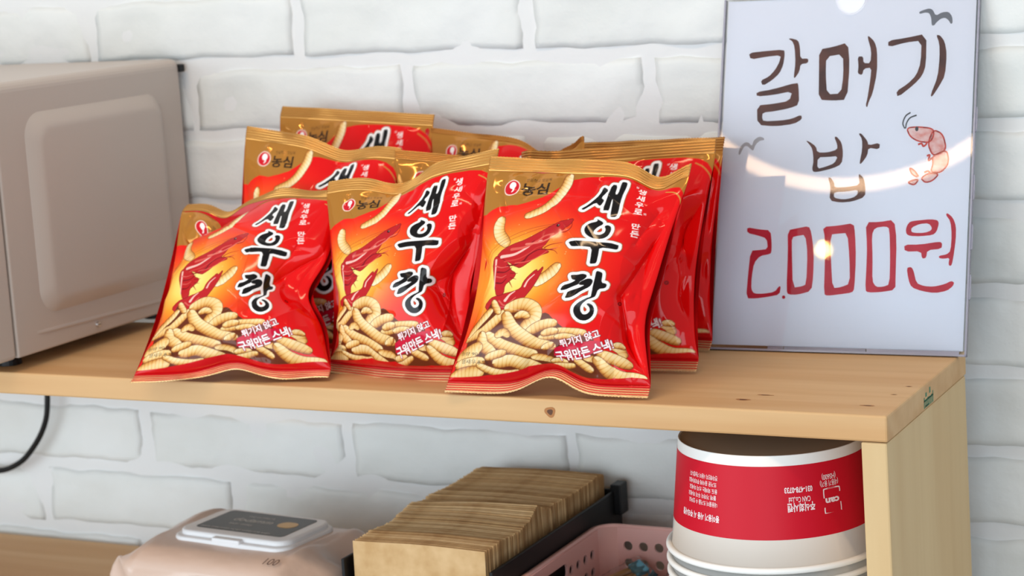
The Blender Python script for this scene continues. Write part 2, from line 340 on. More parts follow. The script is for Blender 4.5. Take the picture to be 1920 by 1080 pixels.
# traced outlines of the printed artwork, mm on the film
ART={
 'sae1':[[89.8,36.7],[91.7,37.5],[92.9,36.5],[99.8,29.2],[102.9,32.4],[104.3,32.5],[105.6,28.1],[105.4,26.7],[102.5,24.4],[106.1,18.7],[106.0,16.1],[102.3,13.4],[101.8,14.7],[101.6,18.5],[99.4,23.9],[93.9,32.6]],
 'sae2':[[107.9,10.4],[112.2,10.6],[112.6,20.5],[115.1,20.0],[114.8,7.3],[115.6,6.4],[119.0,6.3],[119.5,11.1],[118.5,21.5],[119.4,38.5],[118.5,42.3],[114.8,42.8],[114.2,41.7],[112.7,25.6],[111.5,25.7],[111.9,36.9],[110.0,36.8],[107.1,37.2],[107.6,23.0]],
 'u1':[[105.0,46.2],[110.4,48.9],[110.6,51.1],[107.2,54.1],[105.2,57.4],[105.1,60.0],[107.1,61.6],[110.9,61.6],[113.8,59.1],[114.0,55.6],[112.3,52.7],[114.4,51.3],[117.1,52.5],[118.0,55.9],[117.0,61.4],[114.3,64.4],[109.8,65.7],[104.0,64.5],[99.6,61.5],[97.6,57.7],[97.8,53.3],[100.8,50.7],[105.3,49.0],[106.0,47.6]],
 'u2':[[88.1,70.0],[95.4,68.5],[103.9,68.4],[126.3,68.7],[126.9,73.1],[125.2,74.3],[112.8,73.3],[113.2,79.0],[113.4,88.1],[111.1,88.7],[108.5,89.0],[108.4,85.3],[107.4,73.7],[100.5,73.3],[91.7,74.2],[90.4,73.0]],
 'k1':[[96.2,100.6],[97.5,100.1],[101.0,99.9],[104.9,98.6],[108.1,99.2],[108.7,101.2],[107.0,103.6],[104.0,106.1],[104.0,108.0],[98.9,110.8],[94.4,113.5],[89.8,114.2],[91.4,109.8],[97.5,107.5],[101.2,104.6],[97.9,104.1],[96.9,102.4]],
 'k2':[[104.0,108.0],[104.7,106.0],[109.2,102.8],[112.2,102.5],[113.9,103.9],[114.0,106.3],[112.7,109.7],[106.8,114.3],[103.0,117.6],[99.0,120.1],[94.7,120.8],[95.7,117.9],[96.4,115.1],[104.7,111.6],[109.0,108.5],[104.9,108.8]],
 'k3':[[114.9,94.9],[119.3,96.0],[120.1,98.0],[120.5,105.2],[125.1,105.7],[124.8,109.4],[119.4,111.0],[118.8,117.6],[117.4,119.0],[113.2,121.5],[109.9,124.6],[108.5,127.8],[109.0,131.6],[111.5,134.5],[114.7,133.9],[116.9,131.1],[116.1,127.7],[113.1,125.2],[115.0,124.4],[118.0,125.7],[120.1,129.3],[119.7,133.9],[117.2,137.6],[113.1,139.8],[108.7,139.0],[105.2,136.1],[103.2,131.9],[103.5,128.0],[106.3,124.4],[110.3,121.6],[115.7,118.8],[115.5,116.3],[115.1,108.3],[115.1,100.2]],
 'shr1':[[87.1,47.1],[85.8,53.5],[79.1,61.8],[73.1,66.1],[70.2,73.4],[67.4,76.9],[71.4,78.4],[75.3,80.3],[68.7,82.9],[63.8,85.9],[58.3,90.8],[53.4,94.7],[49.3,93.6],[41.3,88.8],[33.6,84.9],[29.3,82.6],[31.3,79.8],[33.4,77.4],[41.6,72.7],[50.7,69.5],[57.4,65.6],[66.0,59.4],[73.5,53.5],[82.1,49.3]],
 'shr2':[[26.3,85.3],[29.3,82.6],[34.3,85.5],[41.7,90.3],[45.0,96.4],[50.5,99.5],[49.4,103.4],[46.0,106.3],[42.2,110.0],[42.9,117.9],[36.7,119.6],[34.3,113.6],[30.9,103.6],[26.6,93.1]],
 'shr3':[[36.7,119.6],[42.9,117.9],[50.7,116.1],[57.3,113.2],[58.6,107.4],[61.5,102.6],[67.6,95.7],[68.6,98.7],[73.3,92.7],[70.3,103.5],[66.8,112.2],[59.5,123.8],[51.7,127.6],[47.9,133.3],[42.0,132.2],[35.4,123.4],[31.6,132.8],[26.2,127.4],[31.8,121.3]],
 'shl1':[[33.9,83.9],[45.8,82.0],[55.2,76.3],[59.8,71.8],[66.6,69.3]],
 'shl2':[[45.4,123.7],[48.4,119.0],[52.6,115.6]],
 'shl3':[[29.1,86.6],[30.8,98.7],[33.2,113.6]],
 'shl4':[[60.2,111.3],[62.1,106.0],[66.6,100.6]],
 'shd1':[[55.1,88.8],[58.5,82.9],[65.0,78.4],[71.1,77.4]],
 'shd2':[[41.1,92.3],[48.9,91.6],[56.5,86.8]],
 'shd3':[[32.9,97.8],[40.3,98.2],[45.6,94.5]],
 'shd4':[[34.0,107.7],[39.3,108.0],[42.6,104.2]],
 'shd5':[[45.5,76.5],[53.9,74.7],[60.3,69.8]],
 'eye':[[76.4,54.9]],
 'ant1':[[72.6,53.5],[57.1,57.3],[44.0,62.1],[30.5,69.6],[22.1,77.0],[10.9,85.8],[5.3,97.8]],
 'ant2':[[72.9,54.6],[59.5,59.4],[47.5,64.3],[34.0,70.8],[25.8,77.3],[21.0,84.3],[15.6,90.3]],
 'ant3':[[70.0,76.4],[74.7,73.3],[83.8,70.9]],
 'ant4':[[71.2,77.9],[78.5,78.7],[81.8,81.6]],
 'ant5':[[67.6,77.9],[74.8,77.8],[80.0,77.2]],
 'ant6':[[80.0,61.8],[85.0,60.3],[87.2,55.5],[86.7,51.1]],
 'leg1':[[45.6,99.4],[52.0,99.6]],
 'leg2':[[46.4,103.4],[51.6,104.9]],
 'leg3':[[46.2,107.3],[49.5,112.2]],
 'glow':[[50.7,100.5],[21.4,91.8],[70.3,90.8],[54.9,123.8],[77.2,110.1],[42.5,64.1]],
 'gold':[[8.5,42.9],[13.4,39.2],[18.8,36.3],[24.7,33.9],[35.8,34.5],[46.1,31.0],[55.8,26.4],[62.0,20.7],[67.2,14.9],[71.7,9.4],[75.9,6.1],[80.7,4.4],[89.0,3.1]],
 'logo':[[26.4,17.7],[16.6,15.5],[33.2,15.3],[24.3,10.9],[27.7,23.6]],
 'logow':[[26.9,15.3],[22.8,15.5],[26.0,12.2],[29.9,14.9],[30.1,19.3],[28.3,21.4]],
 'nong':[[35.6,18.4],[58.1,16.8]],
 'tiny':[[35.2,9.3],[55.8,6.3]],
 'fs1':[[70.9,3.6],[71.2,12.9],[69.2,22.3],[65.8,31.3],[59.5,39.0],[51.1,44.1],[48.4,45.3]],
 'fs2':[[24.9,49.2],[24.5,56.0],[27.4,63.3],[35.0,70.9]],
 'fs3':[[83.5,93.0],[79.0,99.4],[69.7,107.9]],
 'vt':[[130.2,0.6],[134.9,58.8]],
 'sl1':[[95.7,162.1],[126.7,148.5]],
 'sl2':[[92.4,176.2],[137.3,157.3]],
 'box':[[90.4,165.1],[127.2,153.8],[128.5,162.7],[110.4,172.0],[89.1,179.8]],
 'wt1':[[9.2,168.7],[39.1,169.5]],
 'wt2':[[12.0,174.9],[48.3,176.0]],
 'heap':[[33.1,124.9],[37.4,127.7],[43.9,133.9],[49.0,134.0],[49.9,128.8],[61.1,124.9],[71.4,128.7],[75.5,135.7],[81.6,133.8],[89.1,141.6],[104.0,153.0],[121.2,152.8],[122.0,162.8],[131.2,168.5],[138.4,183.5],[148.7,194.8],[136.5,194.1],[122.3,189.1],[89.0,200.0],[76.3,195.6],[58.8,187.2],[29.8,185.7],[4.5,188.8],[2.5,187.2],[14.0,167.3],[11.8,147.4],[29.5,135.1]],
 'tm':[[152.5,125.7]],
 'sticks':[[[[45.7,134.8],[35.9,144.8],[27.5,151.2],[11.4,155.3]],6.2],[[[33.8,132.7],[27.3,140.1],[13.2,152.1]],5.0],[[[35.5,125.0],[38.1,129.4],[41.2,133.8]],4.5],[[[50.1,130.5],[61.4,127.1],[71.0,131.4],[71.2,140.1],[65.4,146.2]],9.1],[[[35.4,154.0],[45.4,160.7],[58.7,166.4],[72.5,173.4]],7.4],[[[29.0,153.8],[30.9,161.3],[39.0,167.1]],7.8],[[[9.7,171.0],[21.9,165.9],[26.5,163.2]],9.1],[[[9.8,178.1],[20.0,176.4],[29.8,174.9]],7.4],[[[4.9,187.2],[16.3,183.8],[28.5,182.7]],7.4],[[[28.0,178.0],[36.9,182.0],[51.4,185.0],[59.3,185.1]],4.5],[[[43.4,176.2],[55.6,175.0],[67.3,181.9],[77.1,188.7]],7.6],[[[69.8,150.8],[78.8,145.6],[87.6,143.5]],7.4],[[[79.6,158.2],[85.1,156.2],[90.0,154.9]],6.6],[[[73.2,176.5],[83.3,179.6],[89.7,183.1]],5.0],[[[58.8,187.2],[66.3,187.6],[73.7,187.9]],5.0],[[[57.9,137.4],[61.7,135.7],[66.0,137.5]],5.0],[[[48.7,137.4],[54.1,146.8],[64.6,155.8],[75.8,163.9],[87.0,166.6]],8.7],[[[35.8,171.8],[42.5,169.5],[49.1,168.1]],5.0],[[[43.0,153.3],[47.8,150.9],[51.4,153.4]],5.0],[[[91.2,150.6],[103.2,150.1],[113.1,149.8]],5.2],[[[91.5,156.8],[98.3,154.9],[105.5,155.1]],4.5],[[[81.1,153.7],[85.4,151.9],[89.7,150.8]],5.9],[[[137.9,160.3],[141.4,161.4],[144.8,165.6]],6.7],[[[127.1,167.4],[136.6,170.4],[148.0,174.6]],7.4],[[[106.7,174.6],[112.4,177.5],[118.4,180.9]],5.2],[[[115.3,171.8],[120.1,171.9],[125.5,173.6]],4.5],[[[87.6,182.8],[93.0,180.7],[99.3,179.6]],3.7],[[[78.7,191.0],[94.5,185.2],[105.1,180.5]],3.7],[[[81.5,168.8],[84.4,166.9],[87.3,164.7]],5.2],[[[124.2,173.0],[132.5,180.7],[144.6,185.5],[158.9,185.1]],8.3],[[[137.9,158.7],[141.5,158.1],[144.5,159.1]],4.5]],
}
# ================================================================ printed artwork of the snack bag (units: mm on the flat film, y down)
CW,CH,DPM=165,190,5
class Art:
    def __init__(s):
        s.w,s.h=CW*DPM,CH*DPM
        x=(np.arange(s.w)+.5)/DPM; y=(np.arange(s.h)+.5)/DPM
        s.X,s.Y=np.meshgrid(x,y); s.img=np.zeros((s.h,s.w,3)); s.met=np.zeros((s.h,s.w))
    def win(s,P,pad):
        P=np.asarray(P,float); x0,y0=P.min(0)-pad; x1,y1=P.max(0)+pad
        a,b=max(0,int(x0*DPM)),min(s.w,int(x1*DPM)+2); c,d=max(0,int(y0*DPM)),min(s.h,int(y1*DPM)+2)
        return slice(c,max(c,d)),slice(a,max(a,b))
    def inside(s,P,sl):
        X,Y=s.X[sl],s.Y[sl]; r=np.zeros(X.shape,bool); P=np.asarray(P,float)
        for (x0,y0),(x1,y1) in zip(P,np.roll(P,-1,0)):
            if y0==y1: continue
            r^=((y0>Y)!=(y1>Y))&(X<(x1-x0)*(Y-y0)/(y1-y0)+x0)
        return r
    def sdf(s,P,sl):
        X,Y=s.X[sl],s.Y[sl]; D=np.full(X.shape,1e9); P=np.asarray(P,float)
        for (x0,y0),(x1,y1) in zip(P,np.roll(P,-1,0)):
            l2=(x1-x0)**2+(y1-y0)**2+1e-9; t=np.clip(((X-x0)*(x1-x0)+(Y-y0)*(y1-y0))/l2,0,1)
            D=np.minimum(D,np.hypot(X-x0-t*(x1-x0),Y-y0-t*(y1-y0)))
        return np.where(s.inside(P,sl),-D,D)
    def line(s,P,sl):
        """distance, side (-/+), position 0..1 along a polyline, and its length"""
        X,Y=s.X[sl],s.Y[sl]; D=np.full(X.shape,1e9); S=np.zeros(X.shape); T=np.zeros(X.shape)
        P=np.asarray(P,float); L=np.hypot(*np.diff(P,axis=0).T); tot=L.sum(); acc=0
        for i in range(len(P)-1):
            (x0,y0),(x1,y1)=P[i],P[i+1]; l2=L[i]**2+1e-9
            t0=((X-x0)*(x1-x0)+(Y-y0)*(y1-y0))/l2; t=np.clip(t0,0,1)
            d=np.hypot(X-x0-t*(x1-x0),Y-y0-t*(y1-y0)); m=d<D
            D=np.where(m,d,D); S=np.where(m,np.sign((x1-x0)*(Y-y0)-(y1-y0)*(X-x0)),S); T=np.where(m,(acc+t*L[i])/tot,T); acc+=L[i]
        return D,S,T,tot
    def put(s,sl,mask,col,met=0):
        a=np.clip(mask,0,1)[...,None]; s.img[sl]=s.img[sl]*(1-a)+np.asarray(col)/255.*a; s.met[sl]=s.met[sl]*(1-a[...,0])+met*a[...,0]
    def poly(s,P,col,met=0,out=None,ow=.5,sm=1):
        P=chaikin(P,sm) if sm else np.asarray(P,float); sl=s.win(P,ow+.4); d=s.sdf(P,sl)
        if out is not None: s.put(sl,(ow-d)*DPM+.5,out)
        s.put(sl,.5-d*DPM,col,met)
    def stroke(s,P,w0,w1,col):
        P=spline2(P); sl=s.win(P,max(w0,w1)+.5); D,S,T,L=s.line(P,sl); w=(w0+(w1-w0)*T)/2
        s.put(sl,(w-D)*DPM+.5,col)
    def text(s,body,a,b,h,col,bold=.02,out=None,shear=0.):
        """text set from point a to point b, h mm high"""
        V,T=text_tris(body,bold); V=V/np.array([V[:,0].max(),V[:,1].max()])
        a=np.asarray(a,float); b=np.asarray(b,float); ex=b-a; n=np.array([ex[1],-ex[0]])/np.hypot(*ex)
        Q=a+V[:,:1]*ex+V[:,1:]*(n*h+shear*ex/np.hypot(*ex)*h)
        m=np.zeros((s.h,s.w))
        for t in T:
            P=Q[t]; sl=s.win(P,.3); X,Y=s.X[sl],s.Y[sl]
            if X.size==0: continue
            (x0,y0),(x1,y1),(x2,y2)=P; dn=(y1-y2)*(x0-x2)+(x2-x1)*(y0-y2)
            if abs(dn)<1e-9: continue
            l0=((y1-y2)*(X-x2)+(x2-x1)*(Y-y2))/dn; l1=((y2-y0)*(X-x2)+(x0-x2)*(Y-y2))/dn
            m[sl]=np.maximum(m[sl],((l0>=-.02)&(l1>=-.02)&(l0+l1<=1.02))*1.)
        if out is not None:
            o=m.copy()
            for dx in range(-3,4):
                for dy in range(-3,4):
                    if dx*dx+dy*dy<=9: o=np.maximum(o,np.roll(np.roll(m,dx,1),dy,0))
            s.put((slice(None),slice(None)),o,out)
        s.put((slice(None),slice(None)),m,col)
def spline2(P,n=6):
    P=np.asarray(P,float)
    if len(P)<3: return P
    e=np.vstack([2*P[0]-P[1],P,2*P[-1]-P[-2]]); Q=[]
    for i in range(1,len(e)-2):
        a,b,c,d=e[i-1:i+3]
        for t in np.linspace(0,1,n,endpoint=False): Q.append(.5*((2*b)+(-a+c)*t+(2*a-5*b+4*c-d)*t*t+(-a+3*b-3*c+d)*t**3))
    Q.append(P[-1]); return np.array(Q)
def ramp(t,stops):
    xs=[q[0] for q in stops]; return np.stack([np.interp(t,xs,[q[1][k] for q in stops]) for k in range(3)],-1)/255.
def snack_stick(A,P,w,seed,pale=0.):
    w=w*1.22; P=spline2(P); sl=A.win(P,w); D,S,T,L=A.line(P,sl)
    if D.size==0: return
    prof=w/2*(1-.22*np.abs(2*T-1)**5); c=np.clip(D/prof,0,1)*S
    rg=random.Random(seed); ph=rg.uniform(0,6)
    fr_=(T*L/3.5+c*.42+ph)%1; rid=.35-1.5*np.exp(-((fr_-.5)/.11)**2)
    lightv=.64-.34*c*(1 if rg.random()<.7 else -.6)-.26*c**2+.15*rid+.06*np.sin(T*5+ph)+pale
    col=ramp(np.clip(lightv,0,1),[(0,(150,82,30)),(.25,(198,130,58)),(.5,(228,178,102)),(.75,(242,208,146)),(1,(252,234,196))])
    o=np.clip((prof+.45-D)*DPM+.5,0,1); A.put(sl,o,(120,62,26))
    m=np.clip((prof-D)*DPM+.5,0,1)[...,None]; A.img[sl]=A.img[sl]*(1-m)+col*m; A.met[sl]*=(1-m[...,0])
def draw_front():
    A=Art(); X,Y=A.X,A.Y; G=ART
    # ground: warm glow behind the prawn running out into red
    dx,dy=X-43,Y-100; p=dx*.86-dy*.5; q=dx*.5+dy*.86
    r=np.sqrt((p/58)**2+(q/50)**2)
    A.img[:]=ramp(r,[(0,(255,236,150)),(.34,(255,214,104)),(.64,(250,152,44)),(.95,(244,92,30)),(1.3,(234,34,18)),(1.7,(226,12,12)),(4,(222,6,10))])
    dots=(np.sin((X+Y)*2.35)*np.sin((X-Y)*2.35))
    A.put((slice(None),slice(None)),np.clip((dots-.25)*3,0,1)*np.clip(1-np.abs(r-1.02)/.42,0,1)*.34,(214,34,12))
    # gold corner
    top=[(-1,-1),(165,-1),(165,17),(160,9),(152,4.5),(140,2.2),(120,1.6),(100,2.0)]+[tuple(g) for g in G['gold'][::-1]]+[(-1,43)]
    A.poly(top,(190,128,54),.34,sm=0)
    A.stroke([(150,8.5),(157,13),(162,19),(165,25)],.9,.9,(206,150,70))
    # sparks
    rg=random.Random(2)
    for k in range(46):
        x,y=rg.gauss(52,22),rg.gauss(66,16); sl=A.win([(x,y)],1); d=np.hypot(A.X[sl]-x,A.Y[sl]-y); A.put(sl,np.clip((rg.uniform(.15,.45)-d)*DPM+.5,0,1)*.8,(255,220,150))
    for k,n in (('fs1',13.2*.446*2.0),('fs2',8.2),('fs3',7.0)): snack_stick(A,G[k],n if k!='fs1' else 6.2,len(k)+n,.12)
    # prawn
    for k in ('ant1','ant2'): A.stroke(G[k],.45,.25,(150,60,30))
    for k in ('shr3','shr2','shr1'): A.poly(G[k],(188,32,36),out=(112,14,20),ow=.45)
    for k in ('shd1','shd2','shd3','shd4','shd5'): A.stroke(G[k],1.5,.6,(122,14,24))
    for k,w in (('shl1',3.0),('shl2',2.6),('shl3',2.0),('shl4',1.6)): A.stroke(G[k],w,.7,(243,190,178))
    sh=np.array(G['shl1'],float)
    A.stroke(sh+np.array([8,-6.5]),2.6,1.2,(216,92,80)); A.stroke(sh+np.array([20,-11]),1.8,.6,(226,120,104)); A.stroke(sh+np.array([14,6.5]),1.2,.5,(214,84,74)); A.stroke([(30,92),(36,94),(42,93)],1.2,.6,(220,100,92)); A.stroke([(33,102),(38,103),(42,101)],1.1,.6,(214,90,82)); A.stroke([(40,124),(46,128),(54,121)],1.4,.8,(216,92,84)); A.stroke(sh+np.array([4,4.5]),1.6,.5,(206,62,56))
    for k in ('ant3','ant4','ant5','ant6','leg1','leg2','leg3'): A.stroke(G[k],1.0,.3,(140,26,26))
    ex,ey=G['eye'][0]; sl=A.win([(ex,ey)],3); d=np.hypot(A.X[sl]-ex,A.Y[sl]-ey); A.put(sl,(1.5-d)*DPM,(60,10,14)); A.put(sl,(.45-np.hypot(A.X[sl]-ex-.4,A.Y[sl]-ey+.4))*DPM,(250,220,210))
    # heap of snack sticks
    A.poly(G['heap'],(104,44,20))
    for i,(P,w) in enumerate(G['sticks']): snack_stick(A,P,w,i*3+1)
    sl=(slice(int(183.5*DPM),A.h),slice(0,A.w)); yy=A.Y[sl]; wav=185.5+1.6*np.sin(A.X[sl]*.06+1)
    A.put(sl,(yy-wav)*DPM,(206,14,20))
    # name of the snack: black brush strokes, white rim, brown edge
    keys=('sae1','sae2','u1','u2','k1','k2','k3'); polys=[chaikin(G[k],1) for k in keys]
    sl=A.win(np.vstack(polys),5); D=np.full(A.X[sl].shape,1e9)
    for P in polys: D=np.minimum(D,A.sdf(P,sl))
    A.put(sl,(3.5-D)*DPM*.35,(96,30,14)); A.put(sl,(3.15-D)*DPM+.5,(176,106,62)); A.put(sl,(2.55-D)*DPM+.5,(247,246,246)); A.put(sl,(.12-D)*DPM+.5,(20,15,14))
    # maker's mark and small print
    c=np.array(G['logo'][0],float); sl=A.win([c],9); d=np.hypot((A.X[sl]-c[0])/1.0,(A.Y[sl]-c[1])/1.05)
    A.put(sl,(7.0-d)*DPM+.5,(250,228,214)); A.put(sl,(6.2-d)*DPM+.5,(206,20,36))
    e=np.hypot((A.X[sl]-c[0]-.6)/.82,(A.Y[sl]-c[1]+1.9)); A.put(sl,(3.2-e)*DPM+.5,(250,246,244))
    A.stroke([(c[0]+1.4,c[1]),(c[0]+1.9,c[1]+2.4),(c[0]+.9,c[1]+3.9)],1.8,.8,(250,246,244))
    a,b=np.array(G['nong'][0],float),np.array(G['nong'][1],float)
    A.text('농심',a+(0,6.6),b+(0,6.2),12.0,(52,34,16),.03)
    A.text('안심하고 맛있게',a+(1.5,-7),b+(-1,-7.6),3.4,(70,46,20),.01)
    x0,y0=132.2,8.0
    for i,ch in enumerate('생새우로 만든'):
        if ch!=' ': A.text(ch,(x0-3.0+i*.62,y0+i*7.5+6.4),(x0+3.2+i*.62,y0+i*7.5+6.1),6.0,(252,238,234),.02)
    for (x,y) in ((x0-5.0,y0-.2),(x0-4.0,y0-.4),(x0+6.4,y0+26),(x0+7.4,y0+25.8)): A.stroke([(x,y),(x+.3,y+1.6)],.6,.4,(252,238,234))
    A.poly(G['box'],(206,10,52),sm=1)
    a,b=[np.array(q,float) for q in G['sl1']]; A.text('튀기지 않고',a+(0,4.4),b+(0,4.0),7.2,(255,240,240),.02,(150,10,30),.12)
    a,b=[np.array(q,float) for q in G['sl2']]; A.text('구워만든 스낵!',a+(0,5.4),b+(0,4.4),9.4,(255,240,240),.025,(160,8,36),.12)
    a,b=[np.array(q,float) for q in G['wt1']]; A.text('중량 90 g',a+(0,1.4),b+(-8,1.4),3.6,(64,36,18),.0)
    a,b=[np.array(q,float) for q in G['wt2']]; A.text('생새우 8.5%',a+(0,1.6),b+(-12,1.6),3.8,(64,36,18),.0)
    c=np.array([139.,121.]); sl=A.win([c],3); d=np.hypot(A.X[sl]-c[0],A.Y[sl]-c[1]); A.put(sl,(1.9-d)*DPM+.5,(128,10,14)); A.put(sl,(.9-d)*DPM+.5,(196,20,18))
    return A
def to_lin(c): return np.where(c<=.04045,c/12.92,((np.clip(c,0,1)+.055)/1.055)**2.4)
ARTWORK=draw_front()
ART_LIN=np.concatenate([to_lin(ARTWORK.img),ARTWORK.met[...,None]],2)[::-1]     # row 0 at the bottom of the film
def sample_art(nu,nv):
    """average the artwork down to a film grid"""
    h,w,_=ART_LIN.shape; cs=np.concatenate([np.zeros((1,w,4)),np.cumsum(ART_LIN,0)],0)
    e=np.clip((np.arange(nv+1)-.5)/(nv-1)*h,0,h).astype(int); e=np.maximum.accumulate(e); r=(cs[np.maximum(e[1:],e[:-1]+1).clip(0,h)]-cs[e[:-1]])/np.maximum(1,(np.maximum(e[1:],e[:-1]+1).clip(0,h)-e[:-1]))[:,None,None]
    cs=np.concatenate([np.zeros((nv,1,4)),np.cumsum(r,1)],1)
    e=np.clip((np.arange(nu+1)-.5)/(nu-1)*w,0,w).astype(int); k=np.maximum(e[1:],e[:-1]+1).clip(0,w)
    return (cs[:,k]-cs[:,e[:-1]])/np.maximum(1,(k-e[:-1]))[None,:,None]
def set_print(me,C4):
    at=me.color_attributes.new('print','FLOAT_COLOR','POINT'); at.data.foreach_set('color',np.ascontiguousarray(C4,dtype=np.float32).ravel())
def film_material():
    m=mat('printed_foil',(.8,.02,.02),.10,spec=.26); b=m.node_tree.nodes['Principled BSDF']
    at=nd(m,'ShaderNodeVertexColor',layer_name='print'); lk(m,at.outputs['Color'],b.inputs['Base Color'])
    mu=nd(m,'ShaderNodeMath',operation='MULTIPLY'); mu.inputs[1].default_value=1.0; lk(m,at.outputs['Alpha'],mu.inputs[0]); lk(m,mu.outputs[0],b.inputs['Metallic'])
    bump(m,70,.05,.0010,2)
    return m
M['film']=film_material()
M['film_back']=mat('red_foil_back',srgb(190,12,16),.2,spec=.3)
GOLD=np.array([*srgb(200,144,74),.55]); REDC=np.array([*srgb(200,14,20),.1]); PALE=np.array([*srgb(236,204,148),.55])
def seal_mesh(p,top_end):
    bl,br,tl,tr=[np.array(c,float) for c in p['corners']]
    Hs=.5*(np.linalg.norm(tl-bl)+np.linalg.norm(tr-br)); h=p.get('st',SEAL_T) if top_end else SEAL_B
    v0,v1=(1-h/Hs,1.) if top_end else (h/Hs,0.)
    nu,nv=190,36; u=np.linspace(0,1,nu); t=np.linspace(0,1,nv)
    U,T=np.meshgrid(u,t); V=v0+(v1-v0)*T
    zig=np.abs(((u*62)%1)*2-1)*.0007/Hs*(1 if top_end else -1)
    V=V-T**4*zig
    P,ux,uz,n=bag_base(p,U,V)
    tilt=p.get('tilt',0.) if top_end else p.get('btilt',.35)
    rib=.00042*np.sin(T*math.pi*2*5)*_smooth(T/.1)*_smooth((1-T)/.06)
    rng=np.random.default_rng(p['seed']+50); wv=sum(rng.uniform(.0003,.0010)*np.sin(u*rng.uniform(5,22)+rng.uniform(0,6)) for _ in range(4))
    out=tilt*h*T**1.3+wv[None]*T
    A_=P+(out+rib+.0003)[...,None]*n; B_=P+(out+rib-.0003)[...,None]*n
    Vs=np.concatenate([A_.reshape(-1,3),B_.reshape(-1,3)]); N=nu*nv
    F=[grid_faces(nv,nu,0,not top_end),grid_faces(nv,nu,N,top_end)]
    e=np.arange(nu-1)+(nv-1)*nu; q=np.stack([e,e+1,e+1+N,e+N],1); F.append(q if top_end else q[:,::-1])
    for cc in (0,nu-1):
        e=np.arange(nv-1)*nu+cc; F.append(np.stack([e,e+nu,e+nu+N,e+N],1))
    me=np_mesh('seal',Vs,np.concatenate(F))
    if top_end: C=np.broadcast_to(GOLD,(nv,nu,4))
    else:
        s=np.clip((T-.12)*4,0,1)*np.clip(.62+.9*np.sin(T*math.pi*2*5+.8),0,1); s=np.where(T>.9,1,s)[...,None]; C=REDC*(1-s)+PALE*s
    set_print(me,np.concatenate([np.asarray(C).reshape(-1,4)]*2))
    return me
def build_bag(key,label,res):
    p=BAGS[key]; c=np.mean(p['corners'][:2],0)
    root=empty('snack_bag',tuple(float(q) for q in (c[0],c[1],0)),label,'snack bag','red prawn snack bags on the top shelf')
    nu,nv=res
    P=bag_film(p,nu,nv,1); me=np_mesh('front_panel',P,grid_faces(nv,nu)); set_print(me,sample_art(nu,nv))
    link('front_panel',me,M['film'],root,True)
    P=bag_film(p,70,80,-1); me=np_mesh('back_panel',P,grid_faces(80,70,0,True)); link('back_panel',me,M['film_back'],root,True)
    for te,nm in ((True,'top_seal'),(False,'bottom_seal')): link(nm,seal_mesh(p,te),M['film'],root,True)
    return root
HI,MID,LO=(413,476),(236,272),(166,191)
build_bag('A','red prawn snack bag at the microwave end of the front row, top corner creased back',HI)
build_bag('B','middle red prawn snack bag of the front row, gold top seal rising aslant',HI)
build_bag('C','foremost red prawn snack bag, unobstructed, at the price sign end of the front row',HI)
build_bag('E','red prawn snack bag behind the front row nearest the microwave, gold logo corner in view',MID)
build_bag('F','tallest-standing red prawn snack bag at the back, against the brick wall on the microwave side',LO)
build_bag('G','back-row red prawn snack bag in the middle with its gold top edge bent down',LO)
build_bag('H','red prawn snack bag mostly hidden right behind the middle bag of the front row',MID)
build_bag('I','red prawn snack bag directly behind the foremost bag, long gold seal showing above it',MID)
build_bag('J','rearmost red prawn snack bag beside the price sign, only a side strip showing',LO)
